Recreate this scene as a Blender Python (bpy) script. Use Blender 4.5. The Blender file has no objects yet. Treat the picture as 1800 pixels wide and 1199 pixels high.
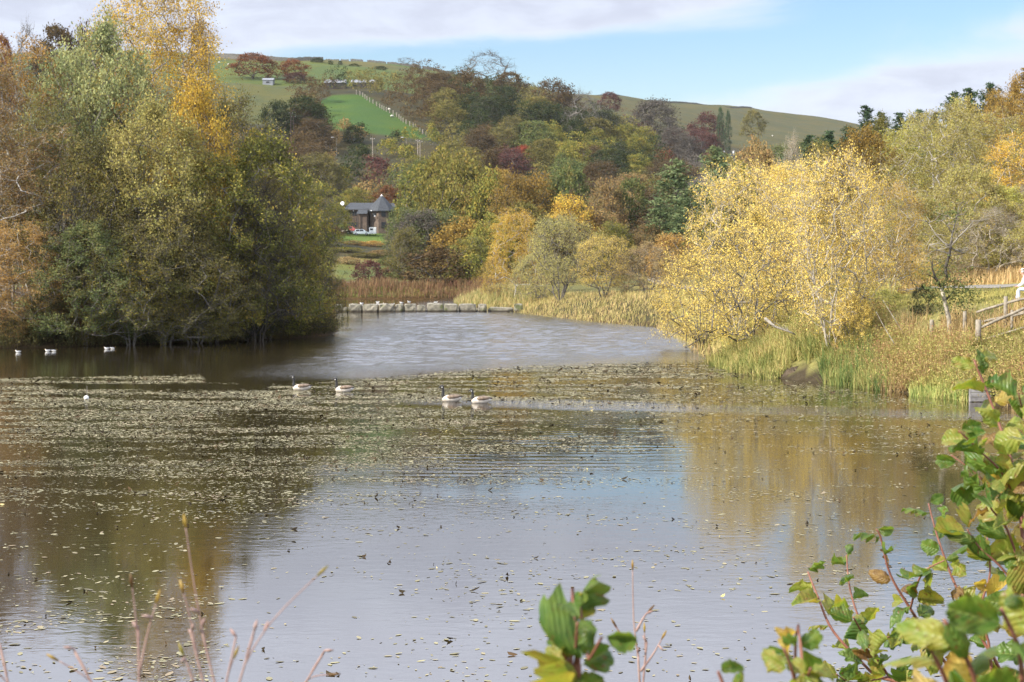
import bpy, math, random
import numpy as np
from mathutils import Vector, Matrix, Euler
import mathutils
R = math.radians
rng = np.random.default_rng(7)
random.seed(7)
SC = bpy.context.scene
COL = SC.collection

# ------------------------------------------------------------------ camera
FOC, HOR, CAMH = 3000.0, 470.0, 5.0      # focal length in photo pixels, horizon row, eye height above the water
PITCH = math.atan((599.5 - HOR) / FOC)
cam_d = bpy.data.cameras.new("camera")
cam = bpy.data.objects.new("camera", cam_d); COL.objects.link(cam)
cam.location = (0, 0, CAMH)
cam.rotation_euler = (R(90) - PITCH, 0, 0)
cam_d.sensor_width = 36; cam_d.lens = 60.0
cam_d.clip_start = 0.1; cam_d.clip_end = 20000
cam_d.dof.use_dof = True; cam_d.dof.focus_distance = 7.0; cam_d.dof.aperture_fstop = 11.5
SC.camera = cam

# ------------------------------------------------------------------ sun, sky, exposure
SUN_EL, SUN_AZ = R(34), R(-114)           # azimuth clockwise from +Y (view direction): from the left, a little behind
sun_dir = Vector((math.sin(SUN_AZ) * math.cos(SUN_EL), math.cos(SUN_AZ) * math.cos(SUN_EL), math.sin(SUN_EL)))
ld = bpy.data.lights.new("sun", 'SUN'); ld.energy = 5.0; ld.angle = R(0.5); ld.color = (1.0, 0.93, 0.82)
sun = bpy.data.objects.new("sun", ld); COL.objects.link(sun)
sun.rotation_euler = (-sun_dir).to_track_quat('-Z', 'Y').to_euler()
sun.location = (-60, -30, 60)

SC.view_settings.view_transform = 'Standard'
SC.view_settings.look = 'None'
SC.view_settings.gamma = 1
SC.view_settings.use_curve_mapping = False
SC.view_settings.exposure = 0.8
SC.render.engine = 'CYCLES'
SC.cycles.use_denoising = True
SC.cycles.pixel_filter_type = 'BLACKMAN_HARRIS'; SC.cycles.filter_width = 1.15
SC.cycles.max_bounces = 8
SC.cycles.diffuse_bounces = 3
SC.cycles.glossy_bounces = 3
SC.cycles.transmission_bounces = 4
SC.cycles.volume_bounces = 1
SC.cycles.transparent_max_bounces = 8
SC.cycles.use_adaptive_sampling = False
SC.cycles.sample_clamp_indirect = 6


class N:
    """tiny node-tree writer"""
    def __init__(s, nt): s.nt = nt; s.n = nt.nodes; s.l = nt.links
    def new(s, t, **kw):
        n = s.n.new(t)
        for k, v in kw.items(): setattr(n, k, v)
        return n
    def put(s, sock, v):
        if isinstance(v, bpy.types.NodeSocket): s.l.new(v, sock)
        elif v is not None:
            if sock.type == 'RGBA' and not hasattr(v, '__len__'): v = (v, v, v, 1)
            if sock.type == 'RGBA' and len(v) == 3: v = (*v, 1)
            sock.default_value = v
    def m(s, op, a, b=None, c=None, clamp=False):
        n = s.new('ShaderNodeMath', operation=op); n.use_clamp = clamp
        for i, v in enumerate((a, b, c)):
            if v is not None: s.put(n.inputs[i], v)
        return n.outputs[0]
    def ss(s, v, a, b, lo=0.0, hi=1.0):
        n = s.new('ShaderNodeMapRange', interpolation_type='SMOOTHSTEP')
        s.put(n.inputs[0], v); n.inputs[1].default_value = a; n.inputs[2].default_value = b
        n.inputs[3].default_value = lo; n.inputs[4].default_value = hi
        return n.outputs[0]
    def mix(s, f, a, b, blend='MIX'):
        n = s.new('ShaderNodeMix', data_type='RGBA', blend_type=blend)
        s.put(n.inputs[0], f); s.put(n.inputs[6], a); s.put(n.inputs[7], b)
        return n.outputs[2]
    def noise(s, vec, scale=5.0, detail=3.0, rough=0.5, dist=0.0, out='Fac'):
        n = s.new('ShaderNodeTexNoise')
        if vec is not None: s.put(n.inputs['Vector'], vec)
        n.inputs['Scale'].default_value = scale; n.inputs['Detail'].default_value = detail
        n.inputs['Roughness'].default_value = rough; n.inputs['Distortion'].default_value = dist
        return n.outputs[out]
    def vmul(s, v, xyz, add=(0, 0, 0)):
        n = s.new('ShaderNodeVectorMath', operation='MULTIPLY_ADD')
        s.put(n.inputs[0], v); n.inputs[1].default_value = xyz; n.inputs[2].default_value = add
        return n.outputs[0]


def rgb(h, k=1.0):
    """sRGB 0-255 triple -> linear"""
    o = []
    for c in h:
        c = c / 255.0
        o.append((c / 12.92 if c <= 0.04045 else ((c + 0.055) / 1.055) ** 2.4) * k)
    return tuple(o)


W = bpy.data.worlds.new("World"); SC.world = W; W.use_nodes = True
w = N(W.node_tree); w.n.clear()
sky = w.new('ShaderNodeTexSky', sky_type='NISHITA')
sky.sun_disc = False; sky.sun_elevation = SUN_EL; sky.sun_rotation = SUN_AZ
sky.altitude = 200; sky.air_density = 1.0; sky.dust_density = 0.6; sky.ozone_density = 1.3
tc = w.new('ShaderNodeTexCoord').outputs['Generated']
sx = w.new('ShaderNodeSeparateXYZ'); w.l.new(tc, sx.inputs[0])
az = w.m('MULTIPLY', w.m('ARCTAN2', sx.outputs[0], sx.outputs[1]), 57.2958)
el = w.m('MULTIPLY', w.m('ARCSINE', sx.outputs[2]), 57.2958)
cv = w.new('ShaderNodeCombineXYZ'); w.l.new(az, cv.inputs[0]); w.l.new(el, cv.inputs[1])
n1 = w.noise(w.vmul(cv.outputs[0], (0.10, 0.42, 1), (3.1, 1.7, 0)), 1.0, 6, 0.56, 0.5)
n2 = w.noise(w.vmul(cv.outputs[0], (0.35, 1.1, 1), (9.1, 4.7, 0)), 1.0, 5, 0.6, 0.3)
def ell(caz, cel, ra, re, amp, tilt=0.0):
    a = w.m('SUBTRACT', az, caz)
    e = w.m('SUBTRACT', w.m('SUBTRACT', el, cel), w.m('MULTIPLY', a, tilt))
    d = w.m('ADD', w.m('POWER', w.m('DIVIDE', a, ra), 2.0), w.m('POWER', w.m('DIVIDE', e, re), 2.0))
    return w.m('MULTIPLY', w.m('EXPONENT', w.m('MULTIPLY', d, -1.0)), amp)
bias = None
for e_ in [(-1.0, 8.7, 9.5, 1.6, 0.66, 0.0), (-17, 8.0, 8.0, 4.8, 0.46, 0.0), (15, 5.4, 9.5, 1.9, 0.52, 0.14),
           (4, 7.9, 3, 0.9, -0.05, 0.0), (12, 8.9, 6.5, 1.0, -0.25, 0.05), (3, 7.1, 9, 0.9, -0.36, 0.0), (0, 6.2, 8, 1.1, -0.5, 0.0)]:
    t = ell(*e_); bias = t if bias is None else w.m('ADD', bias, t)
deck = w.ss(el, 9.0, 11.0, 0.0, 0.34)
hz = w.ss(el, 4.5, 1.0, 0.0, 0.25)
cov = w.m('ADD', w.m('ADD', n1, bias), w.m('ADD', deck, hz))
mask = w.ss(cov, 0.36, 0.98)
lav = w.mix(w.ss(n2, 0.3, 0.7), (6.5, 6.8, 8.2), (8.0, 8.5, 9.9))
skyc = w.mix(1.0, sky.outputs[0], w.mix(w.ss(el, 4.5, 8.5), (1.5, 1.52, 1.48), (1.3, 1.48, 1.66)), 'MULTIPLY')
edge = w.ss(mask, 0.0, 0.7)
cloudc = w.mix(w.ss(mask, 0.2, 0.9), (8.6, 9.2, 10.2), lav)
high = w.ss(el, 8.5, 14.0, 1.0, 2.1)          # the cloud deck overhead is thinner and brighter than its far edge
hc = w.new('ShaderNodeCombineColor')
for i_ in range(3): w.l.new(high, hc.inputs[i_])
cloudc = w.mix(1.0, cloudc, hc.outputs[0], 'MULTIPLY')
skymix = w.mix(w.m('MULTIPLY', edge, 0.93), skyc, cloudc)
bg = w.new('ShaderNodeBackground'); w.l.new(skymix, bg.inputs[0]); bg.inputs[1].default_value = 0.06
wo = w.new('ShaderNodeOutputWorld'); w.l.new(bg.outputs[0], wo.inputs[0])

# ------------------------------------------------------------------ pixel -> place
_c, _s = math.cos(PITCH), math.sin(PITCH)
def P(px, py, Y):
    u = (px - 900.0) / FOC; v = (599.5 - py) / FOC
    t = Y / (_c + v * _s)
    return Vector((u * t, Y, CAMH + (-_s + v * _c) * t))
def project(x, y, z):
    dz = z - CAMH
    depth = y * _c - dz * _s
    up = y * _s + dz * _c
    return 900 + FOC * x / depth, 599.5 - FOC * up / depth
_ga = np.concatenate([np.arange(45, 204, 2.0), [262, 300, 350, 440, 520, 600, 700, 5000]])
_gb = np.concatenate([15000.0 / (17400.0 / np.arange(45, 204, 2.0) - 30.0), [325, 352, 388, 462, 530, 605, 702, 5002]])
def G(Y):                             # first distance estimate -> corrected distance
    Y = np.asarray(Y, float); r = np.where(Y < 45, Y * (_gb[0] / 45.0), np.interp(Y, _ga, _gb)); return r if r.shape else float(r)
def Ginv(Y):
    Y = np.asarray(Y, float); r = np.where(Y < _gb[0], Y * (45.0 / _gb[0]), np.interp(Y, _gb, _ga)); return r if r.shape else float(r)
def RM(x, y):
    g = G(y); return (x * g / y, g)
def RL(pts): return [RM(*p) for p in pts]
def WP(px, py):                       # point on the water
    Y = FOC * CAMH / (py - HOR); return ((px - 900) / FOC * Y, Y)

# ------------------------------------------------------------------ object helpers
def tag(o, label=None, cat=None, group=None, kind=None):
    if label: o['label'] = label
    if cat: o['category'] = cat
    if group: o['group'] = group
    if kind: o['kind'] = kind
    return o
def empty(name, loc=(0, 0, 0), rz=0.0):
    o = bpy.data.objects.new(name, None); COL.objects.link(o)
    o.location = loc; o.rotation_euler = (0, 0, rz); o.empty_display_size = 0.3
    return o
def link(name, me, mat=None, parent=None, loc=None, rot=None, scale=None):
    o = bpy.data.objects.new(name, me); COL.objects.link(o)
    if mat is not None:
        if not me.materials: me.materials.append(mat)
        if me.materials[0] is not mat:
            o.material_slots[0].link = 'OBJECT'; o.material_slots[0].material = mat
    if parent is not None: o.parent = parent
    if loc is not None: o.location = loc
    if rot is not None: o.rotation_euler = rot
    if scale is not None: o.scale = scale
    return o
def npmesh(name, V, F, smooth=False):
    """V (n,3); F (m,k) or a list of such arrays"""
    me = bpy.data.meshes.new(name)
    Fs = F if isinstance(F, list) else [F]
    Fs = [np.asarray(f, dtype=np.int32) for f in Fs if len(f)]
    V = np.asarray(V, dtype=np.float32)
    me.vertices.add(len(V)); me.vertices.foreach_set('co', V.ravel())
    nl = sum(f.size for f in Fs); nf = sum(len(f) for f in Fs)
    me.loops.add(nl); me.loops.foreach_set('vertex_index', np.concatenate([f.ravel() for f in Fs]))
    tot = np.concatenate([np.full(len(f), f.shape[1], np.int32) for f in Fs])
    st = np.concatenate([[0], np.cumsum(tot)[:-1]]).astype(np.int32)
    me.polygons.add(nf); me.polygons.foreach_set('loop_start', st); me.polygons.foreach_set('loop_total', tot)
    me.polygons.foreach_set('use_smooth', np.full(nf, smooth))
    me.update(calc_edges=True); me.validate()
    return me


class MB:
    """collects simple shapes into one mesh"""
    def __init__(s): s.V = []; s.F3 = []; s.F4 = []; s.n = 0
    def add(s, V, F):
        V = np.asarray(V, float)
        for f in F:
            (s.F4 if len(f) == 4 else s.F3).append([i + s.n for i in f]) if len(f) in (3, 4) else s._fan([i + s.n for i in f])
        s.V.append(V); s.n += len(V)
    def _fan(s, f):
        for i in range(1, len(f) - 1): s.F3.append([f[0], f[i], f[i + 1]])
    def box(s, c, d, rz=0.0, M=None):
        c = np.array(c, float); d = np.array(d, float) / 2
        V = np.array([[x, y, z] for x in (-1, 1) for y in (-1, 1) for z in (-1, 1)], float) * d
        if rz:
            cs, sn = math.cos(rz), math.sin(rz)
            V = V @ np.array([[cs, sn, 0], [-sn, cs, 0], [0, 0, 1]])
        V = V + c
        s.add(V, [(0, 1, 3, 2), (4, 6, 7, 5), (0, 4, 5, 1), (2, 3, 7, 6), (0, 2, 6, 4), (1, 5, 7, 3)])
        return s
    def tube(s, pts, rad, n=8, cap=True, squash=1.0):
        pts = [Vector(p) for p in pts]
        if not hasattr(rad, '__len__'): rad = [rad] * len(pts)
        V = []; F = []
        for i, p in enumerate(pts):
            d = (pts[min(i + 1, len(pts) - 1)] - pts[max(i - 1, 0)]).normalized()
            ref = Vector((0, 0, 1)) if abs(d.z) < 0.92 else Vector((1, 0, 0))
            a = d.cross(ref).normalized(); b = a.cross(d).normalized()
            for k in range(n):
                t = 2 * math.pi * k / n
                V.append(p + a * math.cos(t) * rad[i] + b * math.sin(t) * rad[i] * squash)
        for i in range(len(pts) - 1):
            for k in range(n):
                F.append((i * n + k, i * n + (k + 1) % n, (i + 1) * n + (k + 1) % n, (i + 1) * n + k))
        if cap:
            F.append(tuple(range(n))[::-1]); F.append(tuple((len(pts) - 1) * n + k for k in range(n)))
        s.add([tuple(v) for v in V], F)
        return s
    def poly(s, V, F): s.add(V, F); return s
    def mesh(s, name, smooth=False):
        return npmesh(name, np.concatenate(s.V), [f for f in (s.F3, s.F4) if f], smooth)
    def build(s, name, mat, parent=None, smooth=False, loc=None):
        return link(name, s.mesh(name, smooth), mat, parent, loc)

# ------------------------------------------------------------------ materials
MATS = {}
def mat(name, fn):
    if name in MATS: return MATS[name]
    m = bpy.data.materials.new(name); m.use_nodes = True
    t = N(m.node_tree); t.n.clear()
    sh = fn(t); out = t.new('ShaderNodeOutputMaterial'); t.l.new(sh, out.inputs[0])
    MATS[name] = m
    return m
def principled(t, col, rough=0.7, bump=None, bstr=0.3, bdist=0.02, **kw):
    p = t.new('ShaderNodeBsdfPrincipled')
    t.put(p.inputs['Base Color'], col); t.put(p.inputs['Roughness'], rough)
    for k, v in kw.items(): t.put(p.inputs[k.replace('_', ' ')], v)
    if bump is not None:
        b = t.new('ShaderNodeBump'); b.inputs['Strength'].default_value = bstr; b.inputs['Distance'].default_value = bdist
        t.put(b.inputs['Height'], bump); t.l.new(b.outputs[0], p.inputs['Normal'])
    return p.outputs[0]
def objc(t): return t.new('ShaderNodeTexCoord').outputs['Object']
def speckle(name, c1, c2, scale=6.0, rough=0.75, bstr=0.4, bdist=0.02, metal=0.0, detail=5):
    def f(t):
        v = objc(t); n = t.noise(v, scale, detail, 0.6)
        return principled(t, t.mix(t.ss(n, 0.3, 0.7), c1, c2), rough, t.noise(v, scale * 3, 4), bstr, bdist, Metallic=metal)
    return mat(name, f)
def leafmat(name, cols, transl=0.25, clump=0.35, gloss=0.0):
    """cols: 3 or 4 leaf colours; the leaf's own random picks one, patches of noise shift it"""
    def f(t):
        g = t.new('ShaderNodeNewGeometry'); oi = t.new('ShaderNodeObjectInfo')
        v = t.new('ShaderNodeVectorMath', operation='ADD'); t.l.new(objc(t), v.inputs[0])
        r3 = t.m('MULTIPLY', oi.outputs['Random'], 37.0); t.l.new(r3, v.inputs[1])
        n = t.noise(v.outputs[0], clump, 3, 0.6)
        k = t.m('ADD', t.m('MULTIPLY', g.outputs['Random Per Island'], 0.55), t.m('MULTIPLY', t.ss(n, 0.3, 0.7), 0.45))
        ramp = t.new('ShaderNodeValToRGB'); t.l.new(k, ramp.inputs[0])
        el_ = ramp.color_ramp.elements
        while len(el_) < len(cols): el_.new(0.5)
        for i, c in enumerate(cols):
            el_[i].position = 0.15 + 0.7 * i / (len(cols) - 1); el_[i].color = (*c, 1)
        val = t.m('ADD', t.m('MULTIPLY', oi.outputs['Random'], 0.35), 0.82)
        cc = t.new('ShaderNodeCombineColor')
        for i in range(3): t.l.new(val, cc.inputs[i])
        c = t.mix(1.0, ramp.outputs[0], cc.outputs[0], 'MULTIPLY')
        d = t.new('ShaderNodeBsdfDiffuse'); t.l.new(c, d.inputs[0])
        tr = t.new('ShaderNodeBsdfTranslucent'); t.l.new(c, tr.inputs[0])
        mx = t.new('ShaderNodeMixShader'); mx.inputs[0].default_value = transl
        t.l.new(d.outputs[0], mx.inputs[1]); t.l.new(tr.outputs[0], mx.inputs[2])
        if gloss:
            gl = t.new('ShaderNodeBsdfGlossy'); gl.inputs['Roughness'].default_value = 0.45; gl.inputs[0].default_value = (1, 1, 1, 1)
            m2 = t.new('ShaderNodeMixShader'); m2.inputs[0].default_value = gloss
            t.l.new(mx.outputs[0], m2.inputs[1]); t.l.new(gl.outputs[0], m2.inputs[2]); return m2.outputs[0]
        return mx.outputs[0]
    return mat(name, f)
LMK = {'olive': 1.4, 'olivebrown': 1.35, 'greytwig': .8, 'brown': .9, 'darkgreen': .9, 'palegreen': 1.35, 'bronze': 1.3, 'yellow': 1.2, 'golden': 1.2, 'orange': 1.2, 'orangebrown': 1.25, 'tawny': 1.2, 'midgreen': 1.25, 'yellowgreen': 1.15, 'larch': 1.15}
LM = {
 'golden':  [(0.20, 0.12, 0.025), (0.46, 0.29, 0.05), (0.58, 0.40, 0.07), (0.30, 0.26, 0.06)],
 'yellow':  [(0.30, 0.22, 0.05), (0.54, 0.40, 0.09), (0.66, 0.50, 0.14), (0.40, 0.33, 0.10)],
 'yellowgreen': [(0.20, 0.19, 0.05), (0.36, 0.33, 0.08), (0.30, 0.32, 0.08), (0.46, 0.38, 0.09)],
 'orange':  [(0.20, 0.12, 0.04), (0.42, 0.25, 0.07), (0.36, 0.23, 0.08), (0.26, 0.20, 0.08)],
 'orangebrown': [(0.15, 0.095, 0.045), (0.27, 0.17, 0.07), (0.23, 0.17, 0.07), (0.18, 0.15, 0.06)],
 'palegreen': [(0.13, 0.15, 0.06), (0.24, 0.27, 0.12), (0.32, 0.33, 0.15), (0.26, 0.24, 0.08)],
 'olive':   [(0.06, 0.07, 0.022), (0.12, 0.125, 0.032), (0.18, 0.17, 0.042), (0.26, 0.19, 0.04)],
 'olivebrown': [(0.065, 0.058, 0.026), (0.11, 0.10, 0.036), (0.145, 0.135, 0.042), (0.20, 0.15, 0.045)],
 'olivegold': [(0.10, 0.10, 0.03), (0.19, 0.18, 0.05), (0.25, 0.22, 0.06), (0.28, 0.20, 0.06)],
 'lemon': [(0.30, 0.28, 0.08), (0.50, 0.45, 0.14), (0.62, 0.54, 0.20), (0.44, 0.44, 0.14)],
 'darkgreen': [(0.028, 0.045, 0.022), (0.045, 0.065, 0.028), (0.07, 0.085, 0.035), (0.09, 0.085, 0.03)],
 'midgreen': [(0.05, 0.07, 0.03), (0.09, 0.11, 0.04), (0.12, 0.14, 0.05), (0.15, 0.13, 0.045)],
 'brown':   [(0.07, 0.05, 0.03), (0.12, 0.08, 0.04), (0.15, 0.10, 0.045), (0.10, 0.085, 0.04)],
 'russet':  [(0.11, 0.04, 0.025), (0.20, 0.075, 0.035), (0.24, 0.10, 0.04), (0.14, 0.075, 0.035)],
 'maroon':  [(0.06, 0.035, 0.035), (0.11, 0.05, 0.045), (0.14, 0.06, 0.05), (0.10, 0.06, 0.04)],
 'red':     [(0.22, 0.045, 0.035), (0.36, 0.075, 0.05), (0.30, 0.09, 0.05), (0.20, 0.07, 0.04)],
 'greytwig': [(0.10, 0.085, 0.07), (0.15, 0.13, 0.11), (0.19, 0.165, 0.14), (0.13, 0.12, 0.08)],
 'pine':    [(0.03, 0.055, 0.03), (0.05, 0.085, 0.042), (0.07, 0.11, 0.055), (0.10, 0.13, 0.06)],
 'pinelight': [(0.08, 0.12, 0.06), (0.13, 0.18, 0.08), (0.18, 0.22, 0.10), (0.21, 0.22, 0.10)],
 'larch':   [(0.13, 0.085, 0.025), (0.24, 0.155, 0.04), (0.30, 0.20, 0.05), (0.18, 0.14, 0.05)],
 'tawny':   [(0.22, 0.14, 0.07), (0.34, 0.24, 0.12), (0.40, 0.30, 0.14), (0.28, 0.23, 0.08)],
 'bronze':  [(0.15, 0.12, 0.045), (0.26, 0.22, 0.07), (0.32, 0.28, 0.09), (0.24, 0.24, 0.08)],
}
def LF(k): return leafmat('leaves_' + k, [tuple(min(0.85, x * LMK.get(k, 1.0)) for x in c) for c in LM[k]])
def barkmat(name, c1, c2):
    def f(t):
        v = t.vmul(objc(t), (1, 1, 0.4)); n = t.noise(v, 9, 5, 0.65)
        return principled(t, t.mix(t.ss(n, 0.35, 0.65), c1, c2), 0.85, t.noise(v, 25, 3), 0.5, 0.02)
    return mat(name, f)
BARK = barkmat('bark_grey', (0.07, 0.06, 0.05), (0.20, 0.18, 0.15))
BARKD = barkmat('bark_dark', (0.025, 0.02, 0.017), (0.085, 0.07, 0.055))
BARKW = barkmat('bark_birch', (0.16, 0.14, 0.12), (0.50, 0.47, 0.42))
BARKP = barkmat('bark_pale', (0.22, 0.19, 0.14), (0.45, 0.40, 0.32))

# ------------------------------------------------------------------ terrain function
shore_pix = [(0, 612), (100, 610), (200, 607), (300, 604), (400, 600), (500, 596), (575, 590)]
LAKE = [WP(*p) for p in shore_pix]
LAKE += [RM(*p_) for p_ in [(-12.4, 122), (-13.5, 132), (-15.8, 147), (-17.2, 160), (-22, 172), (-30, 185), (-42, 196), (-34, 203), (-18, 203.5), (-6.6, 203), (-5.4, 190), (-4.9, 175), (-0.5, 168)]]
LAKE += [WP(*p) for p in [(922, 550), (1000, 560), (1060, 567), (1150, 575)]]
LAKE += [RM(*p_) for p_ in [(11.4, 118), (10.9, 101), (10.4, 88), (10.8, 81), (12.1, 77.3), (13.7, 75), (15.1, 71.9), (16.1, 69), (17.7, 66.4), (18.3, 64)]]
LAKE += [(20, 55), (22, 40), (23, 25),
         (20, 17), (0, 15), (-20, 15), (-40, 20), (-60, 40), (-70, 70), (-60, 95)]
LAKE = np.array(LAKE)
def lake_sd(x, y):
    """signed distance to the shoreline, positive on land"""
    x = np.asarray(x, float); y = np.asarray(y, float)
    d2 = np.full(x.shape, 1e12); ins = np.zeros(x.shape, bool)
    n = len(LAKE)
    for i in range(n):
        ax, ay = LAKE[i]; bx, by = LAKE[(i + 1) % n]
        ex, ey = bx - ax, by - ay
        t = np.clip(((x - ax) * ex + (y - ay) * ey) / (ex * ex + ey * ey), 0, 1)
        d2 = np.minimum(d2, (x - ax - t * ex) ** 2 + (y - ay - t * ey) ** 2)
        c = ((ay > y) != (by > y)) & (x < (bx - ax) * (y - ay) / ((by - ay) if by != ay else 1e-9) + ax)
        ins ^= c
    d = np.sqrt(d2)
    return np.where(ins, -d, d)
TPX = np.array([-1500, 0, 370, 650, 900, 1100, 1300, 1500, 1650, 1800, 2400, 4000.])
TY = np.array([60, 80, 100, 160, 200, 260, 350, 440, 520, 600, 700, 800, 900, 1000, 1150, 1400, 1600, 1900, 2600, 3200.])
TZ = np.array([
 [1.2, 1, 1, 1, 1, 2, 2.4, 2.8, 3.0, 3.3, 5, 8],
 [1.2, 1, 1, 1, 1, 2, 2.4, 2.8, 3.2, 3.6, 6, 9],
 [1.2, 1, 1, 1, 1, 1.5, 2.2, 3.0, 3.5, 3.8, 8, 12],
 [3, 1, 1, 1, 1, 2, 2.8, 4, 5, 6, 14, 22],
 [6, 2, 1.2, 1.2, 1.5, 2.2, 3.3, 6, 8, 10, 22, 35],
 [12, 6, 3, 1.8, 2.0, 2.4, 5, 10, 14, 18, 35, 55],
 [25, 20, 8, 5, 4.5, 5, 9, 17, 22, 27, 50, 80],
 [40, 36, 16, 10, 10, 10, 14, 24, 31, 38, 60, 95],
 [50, 47, 26, 20, 20, 18, 20, 30, 38, 46, 70, 105],
 [60, 57, 40, 36, 33, 27, 26, 35, 43, 52, 78, 110],
 [75, 72, 60, 56, 48, 38, 34, 40, 48, 57, 85, 115],
 [90, 87, 79, 76, 65, 50, 42, 45, 53, 62, 90, 118],
 [105, 102, 97, 94, 82, 64, 52, 51, 58, 66, 95, 120],
 [120, 118, 115, 112, 98, 78, 63, 58, 64, 70, 98, 120],
 [140, 140, 137.5, 133, 117, 99, 80, 70, 72, 75, 100, 120],
 [150, 148, 146, 140, 132, 134, 112, 98, 86, 82, 100, 118],
 [150, 146, 142, 138, 134, 141, 143, 126, 98, 86, 98, 115],
 [140, 130, 125, 122, 120, 128, 138, 130, 100, 84, 92, 110],
 [110, 100, 95, 92, 90, 92, 100, 100, 85, 75, 80, 95],
 [90, 80, 78, 76, 74, 75, 80, 80, 72, 66, 70, 85]])
TYn = G(TY); TZ = 5.0 + TYn[:, None] * (0.01 + (TZ - 5.8) / TY[:, None]); TY = TYn
_gp = np.linspace(-1500, 4000, 221); _gy = np.concatenate([np.arange(60, 1200, 10.), np.arange(1200, 3201, 40.)])
_t1 = np.array([np.interp(_gp, TPX, r) for r in TZ])
_T = np.array([np.interp(_gy, TY, _t1[:, j]) for j in range(len(_gp))]).T
def _blur(a, k, ax):
    ker = np.exp(-np.linspace(-2, 2, 2 * k + 1) ** 2); ker /= ker.sum()
    pad = [(0, 0), (0, 0)]; pad[ax] = (k, k)
    a = np.pad(a, pad, mode='edge')
    return np.apply_along_axis(lambda v: np.convolve(v, ker, 'valid'), ax, a)
_T = _blur(_blur(_T, 3, 0), 3, 1)
def vnoise(x, y, seed=0):
    """smooth value noise on arrays"""
    x = np.asarray(x, float); y = np.asarray(y, float)
    xi = np.floor(x).astype(np.int64); yi = np.floor(y).astype(np.int64)
    xf = x - xi; yf = y - yi
    def h(a, b):
        n = (a * 374761393 + b * 668265263 + seed * 1442695041) & 0x7fffffff
        n = ((n ^ (n >> 13)) * 1274126177) & 0x7fffffff
        return ((n ^ (n >> 16)) & 0xffff) / 65535.0
    u = xf * xf * (3 - 2 * xf); v = yf * yf * (3 - 2 * yf)
    return (h(xi, yi) * (1 - u) + h(xi + 1, yi) * u) * (1 - v) + (h(xi, yi + 1) * (1 - u) + h(xi + 1, yi + 1) * u) * v
def fbm(x, y, seed=0, o=3):
    s = 0; a = 1; t = 0
    for i in range(o):
        s = s + a * vnoise(np.asarray(x) * 2 ** i, np.asarray(y) * 2 ** i, seed + i); t += a; a *= 0.5
    return s / t
def terrain(x, y):
    x = np.asarray(x, float); y = np.asarray(y, float)
    yc = np.maximum(y, 60.0)
    px = np.clip(900 + FOC * x / yc, -1500, 4000)
    gx = (px + 1500) / (5500 / 220.0); i = np.clip(gx.astype(int), 0, 219); fx = gx - i
    yy = np.clip(yc, 60, 3200); j = np.clip(np.searchsorted(_gy, yy, side='right') - 1, 0, len(_gy) - 2)
    fy = (yy - _gy[j]) / (_gy[j + 1] - _gy[j])
    cap = (_T[j, i] * (1 - fx) + _T[j, i + 1] * fx) * (1 - fy) + (_T[j + 1, i] * (1 - fx) + _T[j + 1, i + 1] * fx) * fy
    k = np.clip((y - 20) / 40, 0, 1); k = k * k * (3 - 2 * k)
    cap = 3.4 * (1 - k) + cap * k
    cap = cap + (fbm(x / 60, y / 60, 5) - 0.5) * np.clip((y - 350) / 400, 0, 1) * 7 + (fbm(x / 4, y / 4, 9) - 0.5) * 0.25
    d = lake_sd(x, y)
    near = np.abs(d) < 400
    slope = 0.38 + 0.16 * np.clip((x - 5) / 10, 0, 1) * np.clip((110 - y) / 20, 0, 1)
    slope = np.where((x < -8) & (y > 60) & (y < 240), 0.3, slope)
    bank = d * slope + (fbm(x / 2.5, y / 2.5, 3) - 0.5) * 0.2 * np.clip(np.abs(d) / 1.5, 0, 1)
    # smooth minimum of bank and cap
    s = 0.6; hmin = np.clip(0.5 + 0.5 * (bank - cap) / s, 0, 1)
    land = bank * (1 - hmin) + cap * hmin - s * hmin * (1 - hmin)
    return np.where(d < 0, np.maximum(d * 0.4, -1.5), np.maximum(land, 0.02))
def gz(x, y): return float(terrain(np.array([x]), np.array([y]))[0])
def at(px, Y, dz=0.0):
    X = (px - 900) / FOC * (Y * 1.0); return Vector((X, Y, gz(X, Y) + dz))

rowsY = list(np.arange(-300, -20, 20.)) + list(np.arange(-20, 60, 2.)) + list(np.arange(60, 285, 1.1))
yv = 285.0
while yv < 3200: rowsY.append(yv); yv *= 1.0125
rowsY.append(3200.)
rowsY = np.array(rowsY)
u_in = np.arange(-0.36, 0.3601, 0.0035)
u_out = 0.36 + np.cumsum(0.0035 * 1.16 ** np.arange(1, 30)); u_out = u_out[u_out < 1.5]
us = np.concatenate([-u_out[::-1], u_in, u_out])
UU, YY = np.meshgrid(us, rowsY)
XX = UU * np.maximum(YY, 62.0)
ZZ = terrain(XX, YY)
PXX, PYY = project(XX, np.maximum(YY, 1), ZZ)
def inpoly(px, py, poly):
    ins = np.zeros(np.shape(px), bool); n = len(poly)
    for i in range(n):
        ax, ay = poly[i]; bx, by = poly[(i + 1) % n]
        if ay == by: continue
        ins ^= ((ay > py) != (by > py)) & (px < (bx - ax) * (py - ay) / (by - ay) + ax)
    return ins
field_w = [((p - 900) / FOC * Y, Y) for p, Y in [(560, 742), (585, 690), (700, 686), (757, 694), (735, 726), (690, 768), (642, 812), (600, 815), (566, 800)]]
C = np.empty(XX.shape + (4,), np.float32); C[..., 3] = 1
def setc(mask, c): C[mask, 0], C[mask, 1], C[mask, 2] = c
OY = Ginv(np.maximum(YY, 1)); OX = XX * OY / np.maximum(YY, 1); OY = np.where(YY < 1, YY, OY)
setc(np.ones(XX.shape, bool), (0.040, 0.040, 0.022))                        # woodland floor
setc((OY < 330) & (OY >= 160) & (PXX > 560), (0.10, 0.105, 0.04))
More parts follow.
